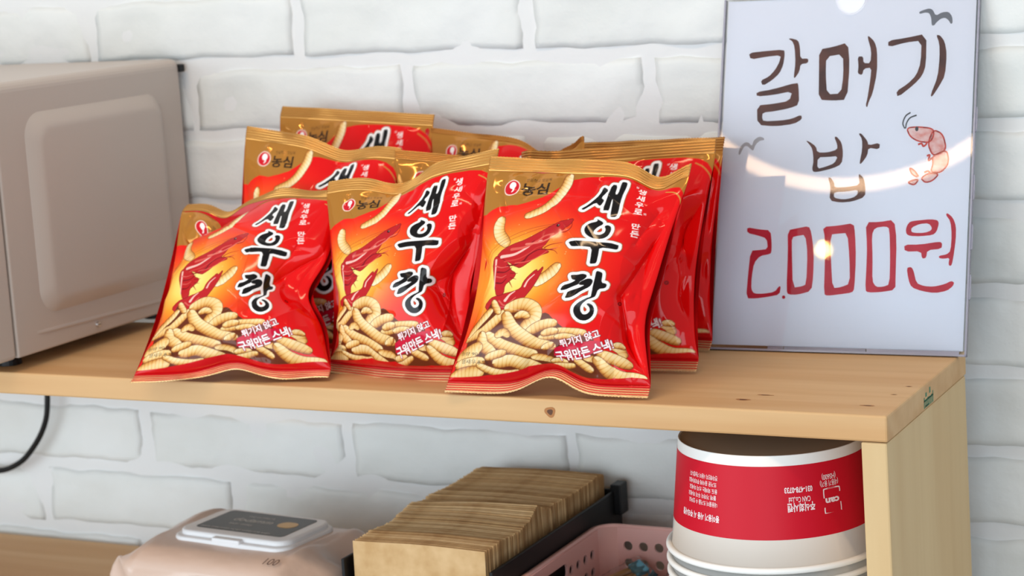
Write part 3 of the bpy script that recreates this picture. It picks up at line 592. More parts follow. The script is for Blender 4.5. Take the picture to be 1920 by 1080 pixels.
SIGN_INK={
 'brown':[[[[23.0,250.3],[35.9,251.4],[53.6,252.3],[54.5,248.5],[53.7,239.5],[50.7,232.1],[44.1,226.2],[36.6,221.9],[34.5,226.5],[41.6,229.6],[46.7,235.2],[50.2,241.9],[51.2,247.6],[37.7,246.5],[24.9,244.6]]],[[[57.0,261.2],[59.3,261.6],[65.5,259.7],[67.3,254.1],[68.2,243.9],[75.1,244.1],[74.8,240.1],[68.5,239.5],[67.8,233.1],[64.0,227.5],[63.1,229.0],[64.1,240.7],[62.7,254.3],[60.5,259.1]]],[[[31.4,216.8],[45.2,218.7],[66.4,224.2],[67.7,221.1],[68.9,205.4],[61.4,202.6],[48.4,200.2],[37.7,199.3],[37.4,194.8],[38.8,191.8],[54.2,192.3],[63.3,193.6],[71.1,196.9],[72.0,193.0],[65.1,189.1],[49.1,187.4],[33.6,188.9],[32.4,205.4],[45.8,206.4],[60.3,208.6],[62.5,216.8],[45.5,213.9],[31.9,213.0]]],[[[83.9,251.3],[96.2,253.2],[108.0,256.5],[110.4,237.8],[109.5,208.6],[97.5,208.1],[85.4,209.1],[84.7,229.7]],[[90.2,245.1],[90.5,229.5],[92.4,213.4],[104.0,213.9],[105.5,229.1],[104.3,246.9]]],[[[116.8,244.3],[121.3,244.5],[122.0,238.7],[127.8,238.5],[128.0,249.1],[124.3,260.4],[125.3,261.4],[130.4,256.5],[132.9,249.0],[133.7,231.3],[130.8,213.7],[127.7,206.4],[126.6,201.6],[125.3,203.5],[126.5,209.4],[128.3,225.5],[128.7,234.8],[122.5,234.2],[121.2,228.7],[117.4,230.2],[117.9,236.1]]],[[[141.7,256.8],[156.1,258.5],[173.1,261.6],[173.7,236.0],[171.2,227.3],[165.0,220.2],[151.6,209.5],[150.2,214.7],[159.1,220.3],[166.1,227.4],[169.3,237.6],[169.3,255.9],[156.2,254.8],[142.1,251.3]]],[[[181.0,260.3],[184.3,259.7],[188.2,254.5],[190.3,244.2],[189.6,226.8],[185.3,218.2],[179.5,209.0],[178.4,211.1],[183.6,225.5],[184.6,241.5],[183.9,253.2]]],[[[76.1,175.1],[78.7,174.4],[84.9,170.2],[86.4,165.0],[95.0,164.9],[103.1,167.3],[102.9,171.5],[100.1,177.7],[102.2,178.1],[106.6,172.9],[108.2,164.0],[107.4,155.2],[100.1,151.6],[85.2,148.3],[82.4,150.3],[83.5,158.4],[82.0,168.0],[79.3,171.8]],[[86.9,161.0],[86.9,151.3],[94.0,153.1],[101.4,156.0],[103.8,161.9],[96.6,161.2]]],[[[120.4,180.3],[122.6,180.5],[128.1,174.1],[129.0,170.4],[138.5,172.5],[138.3,166.9],[129.1,168.5],[128.6,162.3],[123.7,155.1],[122.2,155.5],[124.0,166.8],[123.6,175.6]]],[[[96.4,143.8],[98.5,144.2],[101.8,139.8],[102.3,135.7],[112.7,136.1],[123.3,137.8],[122.0,145.6],[122.6,147.0],[126.5,143.3],[128.1,136.0],[128.2,128.0],[117.7,124.1],[107.4,123.3],[98.3,125.1],[99.0,136.1]],[[102.2,132.0],[101.9,127.3],[110.2,125.8],[118.3,127.3],[121.9,130.2],[121.7,133.9],[112.9,132.4]]]],
 'red':[[[[28.9,102.7],[39.3,100.9],[49.4,100.2],[51.0,89.3],[51.1,81.3],[48.8,80.1],[41.5,78.7],[36.5,72.8],[35.1,61.6],[35.1,50.9],[37.8,47.2],[46.2,47.3],[55.4,48.9],[59.0,53.8],[60.6,53.4],[59.7,46.8],[50.5,44.8],[39.0,43.1],[31.1,43.2],[31.7,61.6],[33.0,83.0],[40.2,83.6],[47.8,84.5],[46.5,93.3],[38.5,95.8],[29.4,97.8]]],[[[64.1,100.3],[72.8,102.1],[81.9,103.9],[84.4,98.6],[87.3,82.5],[87.7,62.3],[86.7,50.3],[75.5,47.0],[67.2,46.9],[65.5,49.9],[65.2,82.3]],[[68.0,94.5],[68.6,82.3],[70.8,52.7],[78.3,53.9],[82.1,55.7],[81.9,82.4],[79.3,96.6],[73.1,95.7]]],[[[93.8,103.2],[106.8,104.3],[119.5,106.5],[121.2,97.8],[122.8,77.8],[122.6,52.9],[121.0,49.5],[110.4,47.9],[100.3,46.5],[97.3,47.9],[97.0,72.5],[96.0,94.7]],[[100.5,96.9],[102.3,72.6],[104.4,52.9],[111.2,53.7],[118.7,56.8],[117.4,77.8],[114.8,98.3],[107.1,97.7]]],[[[129.6,107.2],[141.2,107.4],[153.0,109.4],[155.7,93.0],[156.1,63.3],[156.4,52.4],[144.7,50.3],[134.2,49.8],[131.6,51.5],[131.8,72.9],[131.5,87.9]],[[137.4,102.6],[135.1,96.9],[136.6,78.0],[137.1,59.1],[140.5,54.4],[146.5,54.7],[151.4,56.8],[151.0,78.1],[149.5,101.9],[146.4,103.9]]],[[[163.8,105.0],[166.2,108.0],[174.1,109.0],[182.9,109.8],[188.4,109.0],[189.5,106.1],[187.8,99.7],[184.9,97.0],[174.6,95.9],[166.7,96.1],[163.6,97.5],[162.8,101.0]],[[167.4,103.0],[167.3,99.5],[170.6,98.6],[178.5,98.8],[183.3,100.6],[184.0,103.1],[181.1,106.5],[174.2,106.0]]],[[[162.0,89.1],[174.9,89.2],[190.6,91.8],[192.8,90.3],[192.3,85.9],[181.0,84.8],[180.3,78.4],[176.9,77.9],[175.9,83.8],[162.7,83.4]]],[[[194.6,113.5],[196.0,114.9],[200.6,111.0],[203.3,104.1],[203.5,93.4],[202.3,80.6],[201.1,72.8],[199.2,72.2],[198.4,74.2],[199.1,78.8],[194.1,77.9],[190.6,78.5],[190.5,80.3],[196.9,81.5],[199.7,84.5],[200.1,97.3],[198.7,108.1]]],[[[164.8,70.3],[168.2,71.1],[170.3,68.9],[173.2,58.1],[179.2,55.8],[187.1,55.4],[195.9,57.5],[201.1,60.3],[203.6,59.1],[202.7,56.1],[198.0,52.2],[188.3,50.2],[177.4,51.8],[169.4,54.6],[166.7,60.5]]],[[[61.8,44.8],[62.5,46.1],[64.1,46.1],[65.0,44.6],[64.0,43.3],[62.4,43.4]]]],
 'bird':[[[166.2,279.7],[169.7,281.1],[174.4,282.3],[177.4,281.1],[180.0,275.9],[185.1,278.7],[190.4,278.9],[193.5,274.8],[194.0,269.4],[192.5,268.7],[190.7,271.9],[187.7,274.1],[184.2,273.4],[180.8,270.5],[179.1,268.0],[177.0,268.1],[176.5,274.3],[174.6,278.5],[171.0,279.0],[166.9,277.9]],[[18.1,165.0],[19.7,171.0],[23.4,174.3],[26.5,174.2],[29.8,170.9],[31.1,176.1],[35.6,179.1],[39.5,178.0],[40.4,176.0],[36.5,175.6],[32.8,172.4],[31.1,167.1],[29.5,167.9],[25.9,171.2],[23.1,171.0],[20.7,166.5],[19.3,163.2]]],
 'shrimp':{"fill":[[[159.9,184.3],[169.3,185.1],[181.7,183.5],[182.6,177.7],[179.3,171.9],[169.8,173.2],[163.1,177.2]],[[181.7,182.7],[189.7,179.0],[193.1,166.7],[187.5,162.4],[181.8,161.8],[177.8,171.2]],[[193.1,166.0],[195.3,158.7],[194.4,153.0],[188.9,147.3],[180.9,148.1],[182.8,154.5],[181.9,161.0]],[[188.2,146.6],[182.7,140.8],[177.0,139.4],[173.2,143.1],[179.5,147.3]],[[172.5,143.1],[165.9,146.0],[163.5,151.8],[167.9,149.6]],[[171.8,142.3],[168.4,137.3],[162.5,139.5],[166.8,141.6]]],"ant":[[[162.7,196.9],[158.8,194.0],[156.8,188.2],[158.5,183.8]],[[167.8,194.6],[162.5,192.5],[159.8,188.2],[159.2,183.8]]],"eye":[[168.4,183.4]],"legs":[[[169.9,170.6],[172.8,171.3],[174.3,169.1],[176.4,170.5],[177.1,172.0]],[[177.5,161.1],[179.7,161.8],[179.1,157.5],[181.9,159.6]],[[175.9,147.7],[178.8,148.8],[181.0,147.3]]]},
}
# ================================================================ price sign: handwritten A4 sheet in a clear acrylic holder leaning on the wall
SG_BL=Vector((-.2087,.1935,.0012)); _u=(Vector((.0070,.1995,.0012))-SG_BL).normalized()
_v=Vector((0,math.sin(math.radians(16.2)),math.cos(math.radians(16.2)))); _v=(_v-_u*_v.dot(_u)).normalized(); _n=_u.cross(_v)   # _n looks at the viewer
SG_W,SG_H=.2158,.2960
SG_M=Matrix(((_u.x,_v.x,_n.x,SG_BL.x),(_u.y,_v.y,_n.y,SG_BL.y),(_u.z,_v.z,_n.z,SG_BL.z),(0,0,0,1)))
def clear_plastic(name,tint,spec_rough=.02):
    m=bpy.data.materials.new(name); m.use_nodes=True; nt=m.node_tree; nt.nodes.remove(nt.nodes['Principled BSDF']); out=nt.nodes['Material Output']
    tr=nd(m,'ShaderNodeBsdfTransparent'); tr.inputs[0].default_value=(*tint,1); gl=nd(m,'ShaderNodeBsdfGlossy'); gl.inputs['Roughness'].default_value=spec_rough
    fr=nd(m,'ShaderNodeFresnel'); fr.inputs[0].default_value=1.49; mx=nd(m,'ShaderNodeMixShader')
    lk(m,fr.outputs[0],mx.inputs[0]); lk(m,tr.outputs[0],mx.inputs[1]); lk(m,gl.outputs[0],mx.inputs[2]); lk(m,mx.outputs[0],out.inputs['Surface']); return m
M['acrylic']=clear_plastic('clear_acrylic',(.998,.998,.998))
M['acrylic_edge']=mat('acrylic_edge',srgb(206,204,222),.15); M['acrylic_edge'].node_tree.nodes['Principled BSDF'].inputs['Transmission Weight'].default_value=.55
M['sheet']=mat('white_sheet',srgb(236,238,249),.7,spec=.2); bump(M['sheet'],700,.04,.0002,2)
M['brown_ink']=mat('brown_marker',srgb(84,44,34),.6,spec=.3); vary(M['brown_ink'],srgb(74,38,30),srgb(104,58,44),60)
M['red_ink']=mat('red_marker',srgb(196,24,48),.6,spec=.3); vary(M['red_ink'],srgb(190,20,44),srgb(208,40,60),50)
M['grey_ink']=mat('grey_marker',srgb(112,114,122),.6); M['grey_ink_pale']=mat('pale_grey_marker',srgb(172,166,170),.6)
M['pink_ink']=mat('pink_crayon',srgb(236,176,168),.7); vary(M['pink_ink'],srgb(228,150,140),srgb(240,206,202),160,(1,3,1))
M['black_ink']=mat('black_marker',srgb(58,58,62),.6); M['shrimp_ink']=mat('shrimp_red_marker',srgb(206,60,44),.6)
sign=empty('price_sign',tuple(SG_BL),'white handwritten price sign in a clear acrylic holder leaning against the brick wall','sign')
def on_sign(name,me,m,parent,z,keep=True):
    me.transform(SG_M@Matrix.Translation((0,0,z))); return link(name,me,m,parent,keep=keep)
W_,H_=SG_W,SG_H; nt_=[(.109+.0135*math.cos(a),H_-.0005-.0155*math.sin(a)) for a in np.linspace(0,math.pi,22)]
on_sign('front_sheet',shape2d([[(0,0),(W_,0),(W_,H_)]+nt_+[(0,H_)]],.0007),M['acrylic'],sign,-.0008)
paper=on_sign('paper',shape2d([[(.0032,.0042),(W_-.0032,.0042),(W_-.0032,H_-.0012),(.0032,H_-.0012)]],.00012),M['sheet'],sign,-.0026)
on_sign('back_sheet',shape2d([[(0,0),(W_,0),(W_,H_),(0,H_)]],.0008),M['acrylic'],sign,-.0042)
for nm,(a,b,c,d) in dict(bottom_edge=(.0,W_,.0,.0016),side_edge=(.0,.0014,.0,H_),side_edge2=(W_-.0014,W_,0,H_)).items():
    on_sign(nm.replace('2',''),shape2d([[(a,c),(b,c),(b,d),(a,d)]],.0026),M['acrylic_edge'],sign,-.0026)
for a,b,z in ((.052,.066,.0),(.066,.135,.0),(.135,.2105,.0)): on_sign('bottom_tab',shape2d([[(a+.0004,.0016),(b-.0004,.0016),(b-.0004,.0040),(a+.0004,.0040)]],.0003),M['acrylic_edge'],sign,-.0004)
for z in (.045,.085,.125,.18): on_sign('side_tab',shape2d([[(W_,z),(W_+.0012,z+.001),(W_+.0012,z+.020),(W_,z+.021)]],.0012),M['acrylic_edge'],sign,-.0024)
INKZ=-.0026+.00012+.00006
def ink(name,loops,m,parent=paper,z=INKZ): return on_sign(name,shape2d([[(x/1000,y/1000) for x,y in chaikin(L,1)] for L in loops],.00003),m,parent,z,False)
for L in SIGN_INK['brown']: ink('brown_letter_stroke',L,M['brown_ink'])
for L in SIGN_INK['red']: ink('red_price_stroke',L,M['red_ink'])
ink('seagull_drawing',[SIGN_INK['bird'][0]],M['grey_ink']); ink('seagull_drawing',[SIGN_INK['bird'][1]],M['grey_ink_pale'])
def ribbon(P,w0,w1):
    P=spline2(P); n=len(P); d=np.gradient(P,axis=0); d/=np.linalg.norm(d,axis=1,keepdims=True)+1e-9; nn=np.stack([-d[:,1],d[:,0]],1)
    w=np.interp(np.linspace(0,1,n),[0,1],[w0,w1])[:,None]/2; return np.vstack([P+nn*w,(P-nn*w)[::-1]])
def ink_line(name,P,w0,w1,m,z): return on_sign(name,shape2d([[(x/1000,y/1000) for x,y in ribbon(P,w0,w1)]],.00003),m,paper,z,False)
for P in SIGN_INK['shrimp']['fill']:
    ink('shrimp_segment',[P],M['pink_ink'],z=INKZ+.00002)
    C_=chaikin(P,2); C_=np.vstack([C_,C_[:2]])
    for i in range(0,len(C_)-1,4): ink_line('shrimp_outline',C_[i:i+6],1.15,1.15,M['shrimp_ink'],INKZ+.00009)
for P in SIGN_INK['shrimp']['ant']: ink_line('shrimp_antenna',P,1.2,.9,M['black_ink'],INKZ+.00012)
for P in SIGN_INK['shrimp']['legs']: ink_line('shrimp_leg',P,1.6,1.4,M['shrimp_ink'],INKZ+.00012)
ex,ey=SIGN_INK['shrimp']['eye'][0]; ink('shrimp_eye',[[(ex+1.4*math.cos(a),ey+2.0*math.sin(a)) for a in np.linspace(0,6.28,13)[:-1]]],M['black_ink'],z=INKZ+.00014)
# ================================================================ microwave oven
mw=empty('microwave',(-1.0,.13,0),'cream enamel microwave oven with an embossed side panel beside the snack bags','microwave')
MX=-.7765
bm=box_bm(-1.235,MX,.0036,.2770,.012,.2515,0)
ed=[e for e in bm.edges if abs(e.verts[0].co.z-e.verts[1].co.z)<1e-5 and abs(e.verts[0].co.y-e.verts[1].co.y)>.1 and e.verts[0].co.z>.2]
bmesh.ops.bevel(bm,geom=ed,offset=.009,segments=5,affect='EDGES',profile=.5)
ed=[e for e in bm.edges if e.is_manifold and e.calc_face_angle(0)>1.2]
bmesh.ops.bevel(bm,geom=ed,offset=.0016,segments=2,affect='EDGES',profile=.5)
body=link('housing',from_bm('housing',bm),M['cream'],mw)
for p in body.data.polygons: p.use_smooth=False
# embossed panel: rounded plateau standing 5 mm proud with a broad sloping rim
def rrect(y0,y1,z0,z1,r,n=8):
    L=[]
    for cy,cz,a0 in ((y1-r,z1-r,0),(y0+r,z1-r,90),(y0+r,z0+r,180),(y1-r,z0+r,270)):
        for k in range(n+1):
            a=math.radians(a0+90*k/n); L.append((cy+r*math.cos(a),cz+r*math.sin(a)))
    return L
rings=[(0,.022,-.0003),(.0008,.022,.0004),(.0030,.0205,.0022),(.0105,.0165,.0070),(.0140,.0145,.0080),(.0165,.013,.0082)]
V=[];F=[]
for ins,r,h in rings:
    for (y,z) in rrect(.0395+ins,.2440-ins,.0430+ins,.2225-ins,r): V.append((MX+h,y,z))
n=len(V)//len(rings)
for k in range(len(rings)-1):
    for i in range(n): F.append((k*n+i,k*n+(i+1)%n,(k+1)*n+(i+1)%n,(k+1)*n+i))
F.append(tuple((len(rings)-1)*n+i for i in range(n)))
link('embossed_panel',mesh('embossed_panel',V,F),M['cream'],mw,True)
# pressed rib along the foot of the side
V=[];F=[]
for y in np.linspace(.030,.262,30):
    e=min(1,(y-.030)/.012,(.262-y)/.012)
    for dz,h in ((.0032,-.0002),(.0012,.0011),(-.0004,.0013),(-.0012,-.0002)): V.append((MX+h*max(0,e)-.0001,y,.0283-.006*(y-.03)/.23+dz))
for i in range(29):
    for k in range(3): a=i*4+k; F.append((a,a+4,a+5,a+1))
link('pressed_rib',mesh('pressed_rib',V,F),M['cream'],mw,True)
def disc(name,c,axis,r,h,m,parent,n=20,dome=.0):
    bm=bmesh.new(); bmesh.ops.create_cone(bm,cap_ends=True,segments=n,radius1=r,radius2=r*.82,depth=h)
    R=Vector((0,0,1)).rotation_difference(Vector(axis)).to_matrix().to_4x4(); bm.transform(Matrix.Translation(c)@R); return link(name,from_bm(name,bm),m,parent)
sc_=disc('screw',(MX+.0012,.116,.0205),(1,0,0),.0029,.0026,M['steel'],mw)
box('screw_slot',MX+.0023,MX+.0027,.1142,.1178,.0202,.0208,M['dark'],sc_)
door=link('door',from_bm('door',box_bm(-1.235,MX-.0006,-.0260,.0024,.0115,.2515,.004,3)),M['cream'],mw)
box('door_window',-1.215,-.93,-.0275,-.0255,.04,.225,M['dark'],door,.0008)
box('control_strip',-.915,-.80,-.0272,-.0255,.03,.235,mat('grey_panel',srgb(120,120,124),.35),door,.0008)
disc('timer_knob',(-.857,-.034,.085),(0,-1,0),.02,.018,M['cream'],door); disc('power_knob',(-.857,-.034,.165),(0,-1,0),.02,.018,M['cream'],door)
for x,y in ((-1.2,.03),(-.81,.03),(-1.2,.25),(-.81,.25)): disc('foot',(x,y,.0062),(0,0,1),.011,.0118,M['dark'],mw)
box('rear_spacer',-.790,-.7735,.2765,.2838,.2385,.2460,M['dark'],mw,.001)
tag(tube('power_cord',[(-.972,.272,.02),(-.9725,.273,-.06),(-.974,.272,-.100),(-.981,.272,-.124),(-.998,.272,-.148),(-1.022,.272,-.168),(-1.06,.272,-.178),(-1.16,.274,-.178),(-1.30,.276,-.17)],.0030,M['dark']),'black power cord looping down the wall below the microwave','cord')
# ================================================================ lower shelf: wet wipes, kraft sleeves in a black tray, pink basket, paper bowls
LZ=LOW_Z
M['pack']=mat('beige_pack_film',srgb(212,186,170),.33,spec=.5,coat=.15); bump(M['pack'],26,.55,.004,3)
M['white_plastic']=mat('white_plastic',srgb(232,230,230),.35)
M['label']=mat('charcoal_label',srgb(62,60,58),.4); M['gold_sticker']=mat('gold_sticker',srgb(196,150,76),.35,metal=.5)
M['label_ink']=mat('label_print',srgb(220,216,210),.5); M['pack_ink']=mat('pack_print',srgb(96,72,66),.5)
PK=Vector((-.626,.112,LZ)); PKR=Matrix.Rotation(math.radians(-5.5),4,'Z')
wipes=empty('wet_wipes_pack',tuple(PK),'beige wet wipes pack with white flip lid and charcoal label lying on the lower board','wipes')
def at_pack(me,x=0,y=0,z=0): me.transform(Matrix.Translation(PK)@PKR@Matrix.Translation((x,y,z))); return me
def pillow(nx=90,ny=70,L=.235,W=.150,H=.080):
    rng=np.random.default_rng(6); a=np.linspace(-1,1,nx); b=np.linspace(0,2*math.pi,ny,endpoint=False)
    A_,B_=np.meshgrid(a,b); e=np.clip((1-np.abs(A_))/.30,0,1)**.45
    c,s=np.cos(B_),np.sin(B_); sq=lambda v,p:np.sign(v)*np.abs(v)**p
    X=A_*L/2; Y=sq(c,.62)*W/2*(.90+.10*e); Z=sq(s,.50)*H/2*np.maximum(e,.05)
    wr=np.zeros_like(X)
    for k in range(16):
        an=rng.uniform(-1.2,1.2); f=rng.uniform(40,120); wr+=.0011*np.sin(f*(X*math.cos(an)+Y*math.sin(an)*.8+Z*.7)+rng.uniform(0,6))
    for k in range(10):
        an=rng.uniform(-1.5,1.5); f=rng.uniform(25,60); wr+=.0022*(np.abs(np.sin(f*(X*math.cos(an)+(Y+.6*Z)*math.sin(an))+rng.uniform(0,6)))-.6)
    wr*=np.where((s>.25)&(np.abs(A_)<.66),.10,np.clip(1.45-e,.30,1)); Z=Z+wr*1.5*np.where(np.abs(A_)<.66,.5,1); Y=Y+wr*2.0
    Z=np.where(s<0,np.maximum(Z,-H/2+.001),Z)+H/2
    P=np.stack([X,Y,Z],2).reshape(-1,3); i=np.arange(ny)[:,None]; j=np.arange(nx-1)[None]
    F=np.stack([i*nx+j,i*nx+j+1,((i+1)%ny)*nx+j+1,((i+1)%ny)*nx+j],-1).reshape(-1,4)
    return np_mesh('pack_body',P,F)
pbody=link('pack_body',at_pack(pillow()),M['pack'],wipes,True)
for s in (-1,1):
    V=[];F=[];n=40;rg=random.Random(5+s)
    for k in range(n):
        y=-.070+.140*k/(n-1); 
        for t in range(5): V.append((s*(.113+.0085*t),y*(1+.02*t),.036-.010*t*.5+.004*math.sin(k*.55+s)*t*.5+.0006*math.sin(t*3)))
    for k in range(n-1):
        for t in range(4): a=k*5+t; F.append((a,a+1,a+6,a+5))
    o=link('end_seal',at_pack(mesh('end_seal',V,F)),M['pack'],wipes,True); sd=o.modifiers.new('thick','SOLIDIFY'); sd.thickness=.0008
def rr2(x0,x1,y0,y1,r,n=8):
    L=[]
    for cx,cy,a0 in ((x1-r,y1-r,0),(x0+r,y1-r,90),(x0+r,y0+r,180),(x1-r,y0+r,270)):
        for k in range(n+1): a=math.radians(a0+90*k/n); L.append((cx+r*math.cos(a),cy+r*math.sin(a)))
    return L
def slab(x0,x1,y0,y1,r,z0,z1,inset=.002,notch=None):
    V=[];F=[];L0=rr2(x0,x1,y0,y1,r); prof=[(0,z0),(0,z0+(z1-z0)*.6),(inset*.35,z0+(z1-z0)*.88),(inset,z1)]
    for ins,z in prof:
        for x,y in rr2(x0+ins,x1-ins,y0+ins,y1-ins,max(.001,r-ins)): V.append((x,y,z))
    n=len(L0)
    for k in range(3):
        for i in range(n): F.append((k*n+i,k*n+(i+1)%n,(k+1)*n+(i+1)%n,(k+1)*n+i))
    F.append(tuple(3*n+i for i in range(n))); F.append(tuple(range(n-1,-1,-1))); return mesh('slab',V,F)
LT=.0785
lidb=link('lid_base',at_pack(slab(-.066,.066,-.042,.040,.016,LT-.002,LT+.0042,.002),.003,.005),M['white_plastic'],wipes)
lid=link('flip_lid',at_pack(slab(-.062,.062,-.036,.037,.014,LT+.0042,LT+.0088,.0025),.003,.005),M['white_plastic'],wipes)
link('lid_latch',at_pack(slab(-.016,.016,-.0425,-.034,.002,LT+.0030,LT+.0070,.001),.003,.005),M['white_plastic'],lid,keep=False)
lab=link('lid_label',at_pack(slab(-.050,.050,-.024,.031,.005,LT+.0088,LT+.0091,.0002),.003,.005),M['label'],lid,keep=False)
link('gold_sticker',at_pack(slab(.022,.042,.0,.016,.0078,LT+.0091,LT+.0093,.0002),.003,.005),M['gold_sticker'],lid,keep=False)
def flat_text(name,body,size,m,parent,place,bold=0.,shear=0.):
    V,T=text_tris(body,bold); V=V*size; me=mesh(name,[(x+shear*y,y,0) for x,y in V],[tuple(t) for t in T]); place(me); return link(name,me,m,parent,keep=False)
def lidt(x,y,z=LT+.0092): return lambda me: at_pack(me,x,y,z)
flat_text('label_word','dodamm',.0125,M['label_ink'],lid,lidt(-.026,.009),.0,.25)
flat_text('label_line','THE ULTIMATE',.0045,M['label_ink'],lid,lidt(-.018,.022)); flat_text('label_line','BABY WIPES',.0048,M['label_ink'],lid,lidt(-.022,-.001))
flat_text('label_line','THICK EMBOSSED MOIST WIPES FOR BABY',.0042,M['label_ink'],lid,lidt(-.044,-.016))
def on_slope(me): me.transform(Matrix.Rotation(math.radians(24),4,'X')); return at_pack(me,.062,-.0600,.0762)
flat_text('sheet_count','100',.0115,M['pack_ink'],pbody,on_slope,.0,.2)

# ---- black tray
M['kraft']=mat('kraft_paper',srgb(206,170,124),.8,spec=.2); vary(M['kraft'],srgb(194,156,108),srgb(214,180,134),55); 
M['kraft_dark']=mat('kraft_paper_brown',srgb(184,140,90),.8,spec=.2); vary(M['kraft_dark'],srgb(172,132,88),srgb(198,160,112),60)
tray=empty('black_tray',(-.399,.140,LZ),'long black open tray holding upright kraft paper sleeves on the lower board','tray')
tx0,tx1,ty0,ty1,tz=-.4685,-.3285,.012,.2725,-.1470
box('tray_floor',tx0,tx1,ty0,ty1,LZ+.0006,LZ+.0036,M['dark'],tray)
box('side_wall',tx0,tx0+.003,ty0,ty1,LZ+.003,tz,M['dark'],tray,.0008); box('side_wall',tx1-.003,tx1,ty0,ty1,LZ+.003,tz,M['dark'],tray,.0008)
box('end_wall',tx0+.003,tx1-.003,ty1-.003,ty1,LZ+.003,tz-.002,M['dark'],tray,.0008); box('front_lip',tx0+.003,tx1-.003,ty0,ty0+.003,LZ+.003,LZ+.030,M['dark'],tray,.0008)
box('corner_clip',tx1-.004,tx1+.006,ty1-.016,ty1+.001,tz-.022,tz+.006,M['dark'],tray,.001)
def sleeve_mesh(seed):
    rng=np.random.default_rng(seed); nx,nz=11,6; V=[];F=[]; W,H=.1225,.1085
    a1,a2,p1=rng.uniform(.0001,.0003),rng.uniform(.0002,.0004),1.3
    for leaf,(off,dv) in enumerate(((-.0007,-.0003),(.0001,.0003))):
        base=len(V); hh=H-(0 if leaf==0 else rng.uniform(.0005,.0025))
        for th in (0,.0004):
            for j in range(nz):
                for i in range(nx):
                    x=(i/(nx-1)-.5)*W; z=j/(nz-1); zz=z*(hh+.0007*math.sin(x*40+p1)*z)
                    V.append((x,off+th+dv*z**2+a1*math.sin(x*70+p1)*z+a2*math.sin(x*25+2*p1)*z,zz))
        N=nx*nz
        for j in range(nz-1):
            for i in range(nx-1): q=base+j*nx+i; F.append((q,q+1,q+nx+1,q+nx)); F.append((q+N,q+N+nx,q+N+nx+1,q+N+1))
        for i in range(nx-1): q=base+(nz-1)*nx+i; F.append((q,q+1,q+1+N,q+N))
        for j in range(nz-1):
            q=base+j*nx; F.append((q,q+nx,q+nx+N,q+N)); q+=nx-1; F.append((q,q+N,q+nx+N,q+nx))
    return mesh('kraft_sleeve',V,F)
SLV=[sleeve_mesh(s) for s in range(8)]
for i,s in enumerate(SLV): s.materials.append(M['kraft'] if i%3 else M['kraft_dark'])
rs=random.Random(9); NS=78; y=.0185
for i in range(NS):
    o=bpy.data.objects.new('kraft_sleeve',SLV[1 if i==0 else rs.randrange(8)]); COL.objects.link(o)
    t=i/(NS-1); xo=-.3995+.0012*math.sin(t*31)+rs.uniform(-.0005,.0005)
    lean=-.05-.05*math.sin(t*9); dz=.0012+.0010*math.sin(t*23)+rs.uniform(-.0004,.0004)
    if .36<t<.55: dz+=.004*(1-abs(t-.45)/.1); roll=.045*(1-abs(t-.455)/.1)
    else: roll=rs.uniform(0,.003)
    if t>.55: xo-=.0015; dz+=.001
    o.location=(xo,y+.0040*t,LZ+.0044+max(0,dz)+.06*max(0,roll)); o.rotation_euler=(lean*.5,-max(0,roll),rs.uniform(-.002,.002)); y+=.00305
    if i==0: tag(o,'front kraft paper sleeve facing out of the black tray','paper sleeve','kraft sleeves in the black tray')
    else: tag(o,'brown kraft paper sleeve packed upright behind the front one in the black tray','paper sleeve','kraft sleeves in the black tray')

# ---- pink basket
M['pink']=mat('pink_plastic',srgb(238,188,180),.42,spec=.45)
bx0,bx1,by0,by1,bz0,bz1=-.3215,-.2040,.045,.2130,LZ+.0006,-.1655
basket=empty('pink_basket',(-.263,.129,LZ),'dusty pink plastic basket with round holes between the black tray and the bowl stack','basket')
def circ(cx,cy,r,n=18): return [(cx+r*math.cos(2*math.pi*k/n),cy+r*math.sin(2*math.pi*k/n)) for k in range(n)]
RC=.014; HB=bz1-bz0
def panel(name,length,holes,M4):
    me=shape2d([[(RC,0),(length-RC,0),(length-RC,HB),(RC,HB)]]+holes,.0011); me.transform(M4); return link(name,me,M['pink'],basket)
Lx,Ly=bx1-bx0,by1-by0
hb=[circ(.0235+.0146*k,HB-.0165-.0158*j,.0043) for k in range(6) for j in range(4) if .0235+.0146*k<Lx-RC-.005]
panel('back_wall',Lx,hb,Matrix.Translation((bx0,by1,bz0))@Matrix.Rotation(math.pi/2,4,'X'))
panel('front_wall',Lx,hb,Matrix.Translation((bx0,by0,bz0))@Matrix.Rotation(math.pi/2,4,'X'))
hl=[circ(.0235+.0146*k,HB-.0185-.0158*j,.0043) for k in range(10) for j in range(4) if .0235+.0146*k<Ly-RC-.005 and not (j<1 and 1<=k<=4)]+[rr2(.0330,.0890,HB-.0235,HB-.0095,.006)]
for nm,x in (('side_wall',bx0),('side_wall',bx1)): panel(nm,Ly,hl,Matrix.Translation((x,by0,bz0))@Matrix.Rotation(math.pi/2,4,'Z')@Matrix.Rotation(math.pi/2,4,'X'))
for cx,cy,a0 in ((bx1-RC,by1-RC,0),(bx0+RC,by1-RC,90),(bx0+RC,by0+RC,180),(bx1-RC,by0+RC,270)):
    V=[];F=[]
    for k in range(9):
        a=math.radians(a0+90*k/8)
        for r in (RC-.0011,RC+.0011):
            for z in (bz0,bz1): V.append((cx+r*math.cos(a),cy+r*math.sin(a),z))
    for k in range(8):
        a=k*4; F+=[(a+2,a+6,a+7,a+3),(a,a+1,a+5,a+4),(a+1,a+3,a+7,a+5)]
    link('corner',mesh('corner',V,F),M['pink'],basket,True)
box('basket_floor',bx0+.004,bx1-.004,by0+.004,by1-.004,bz0+.0005,bz0+.003,M['pink'],basket)
rim=[(x,y,bz1) for x,y in rr2(bx0-.001,bx1+.001,by0-.001,by1+.001,RC+.001,6)]
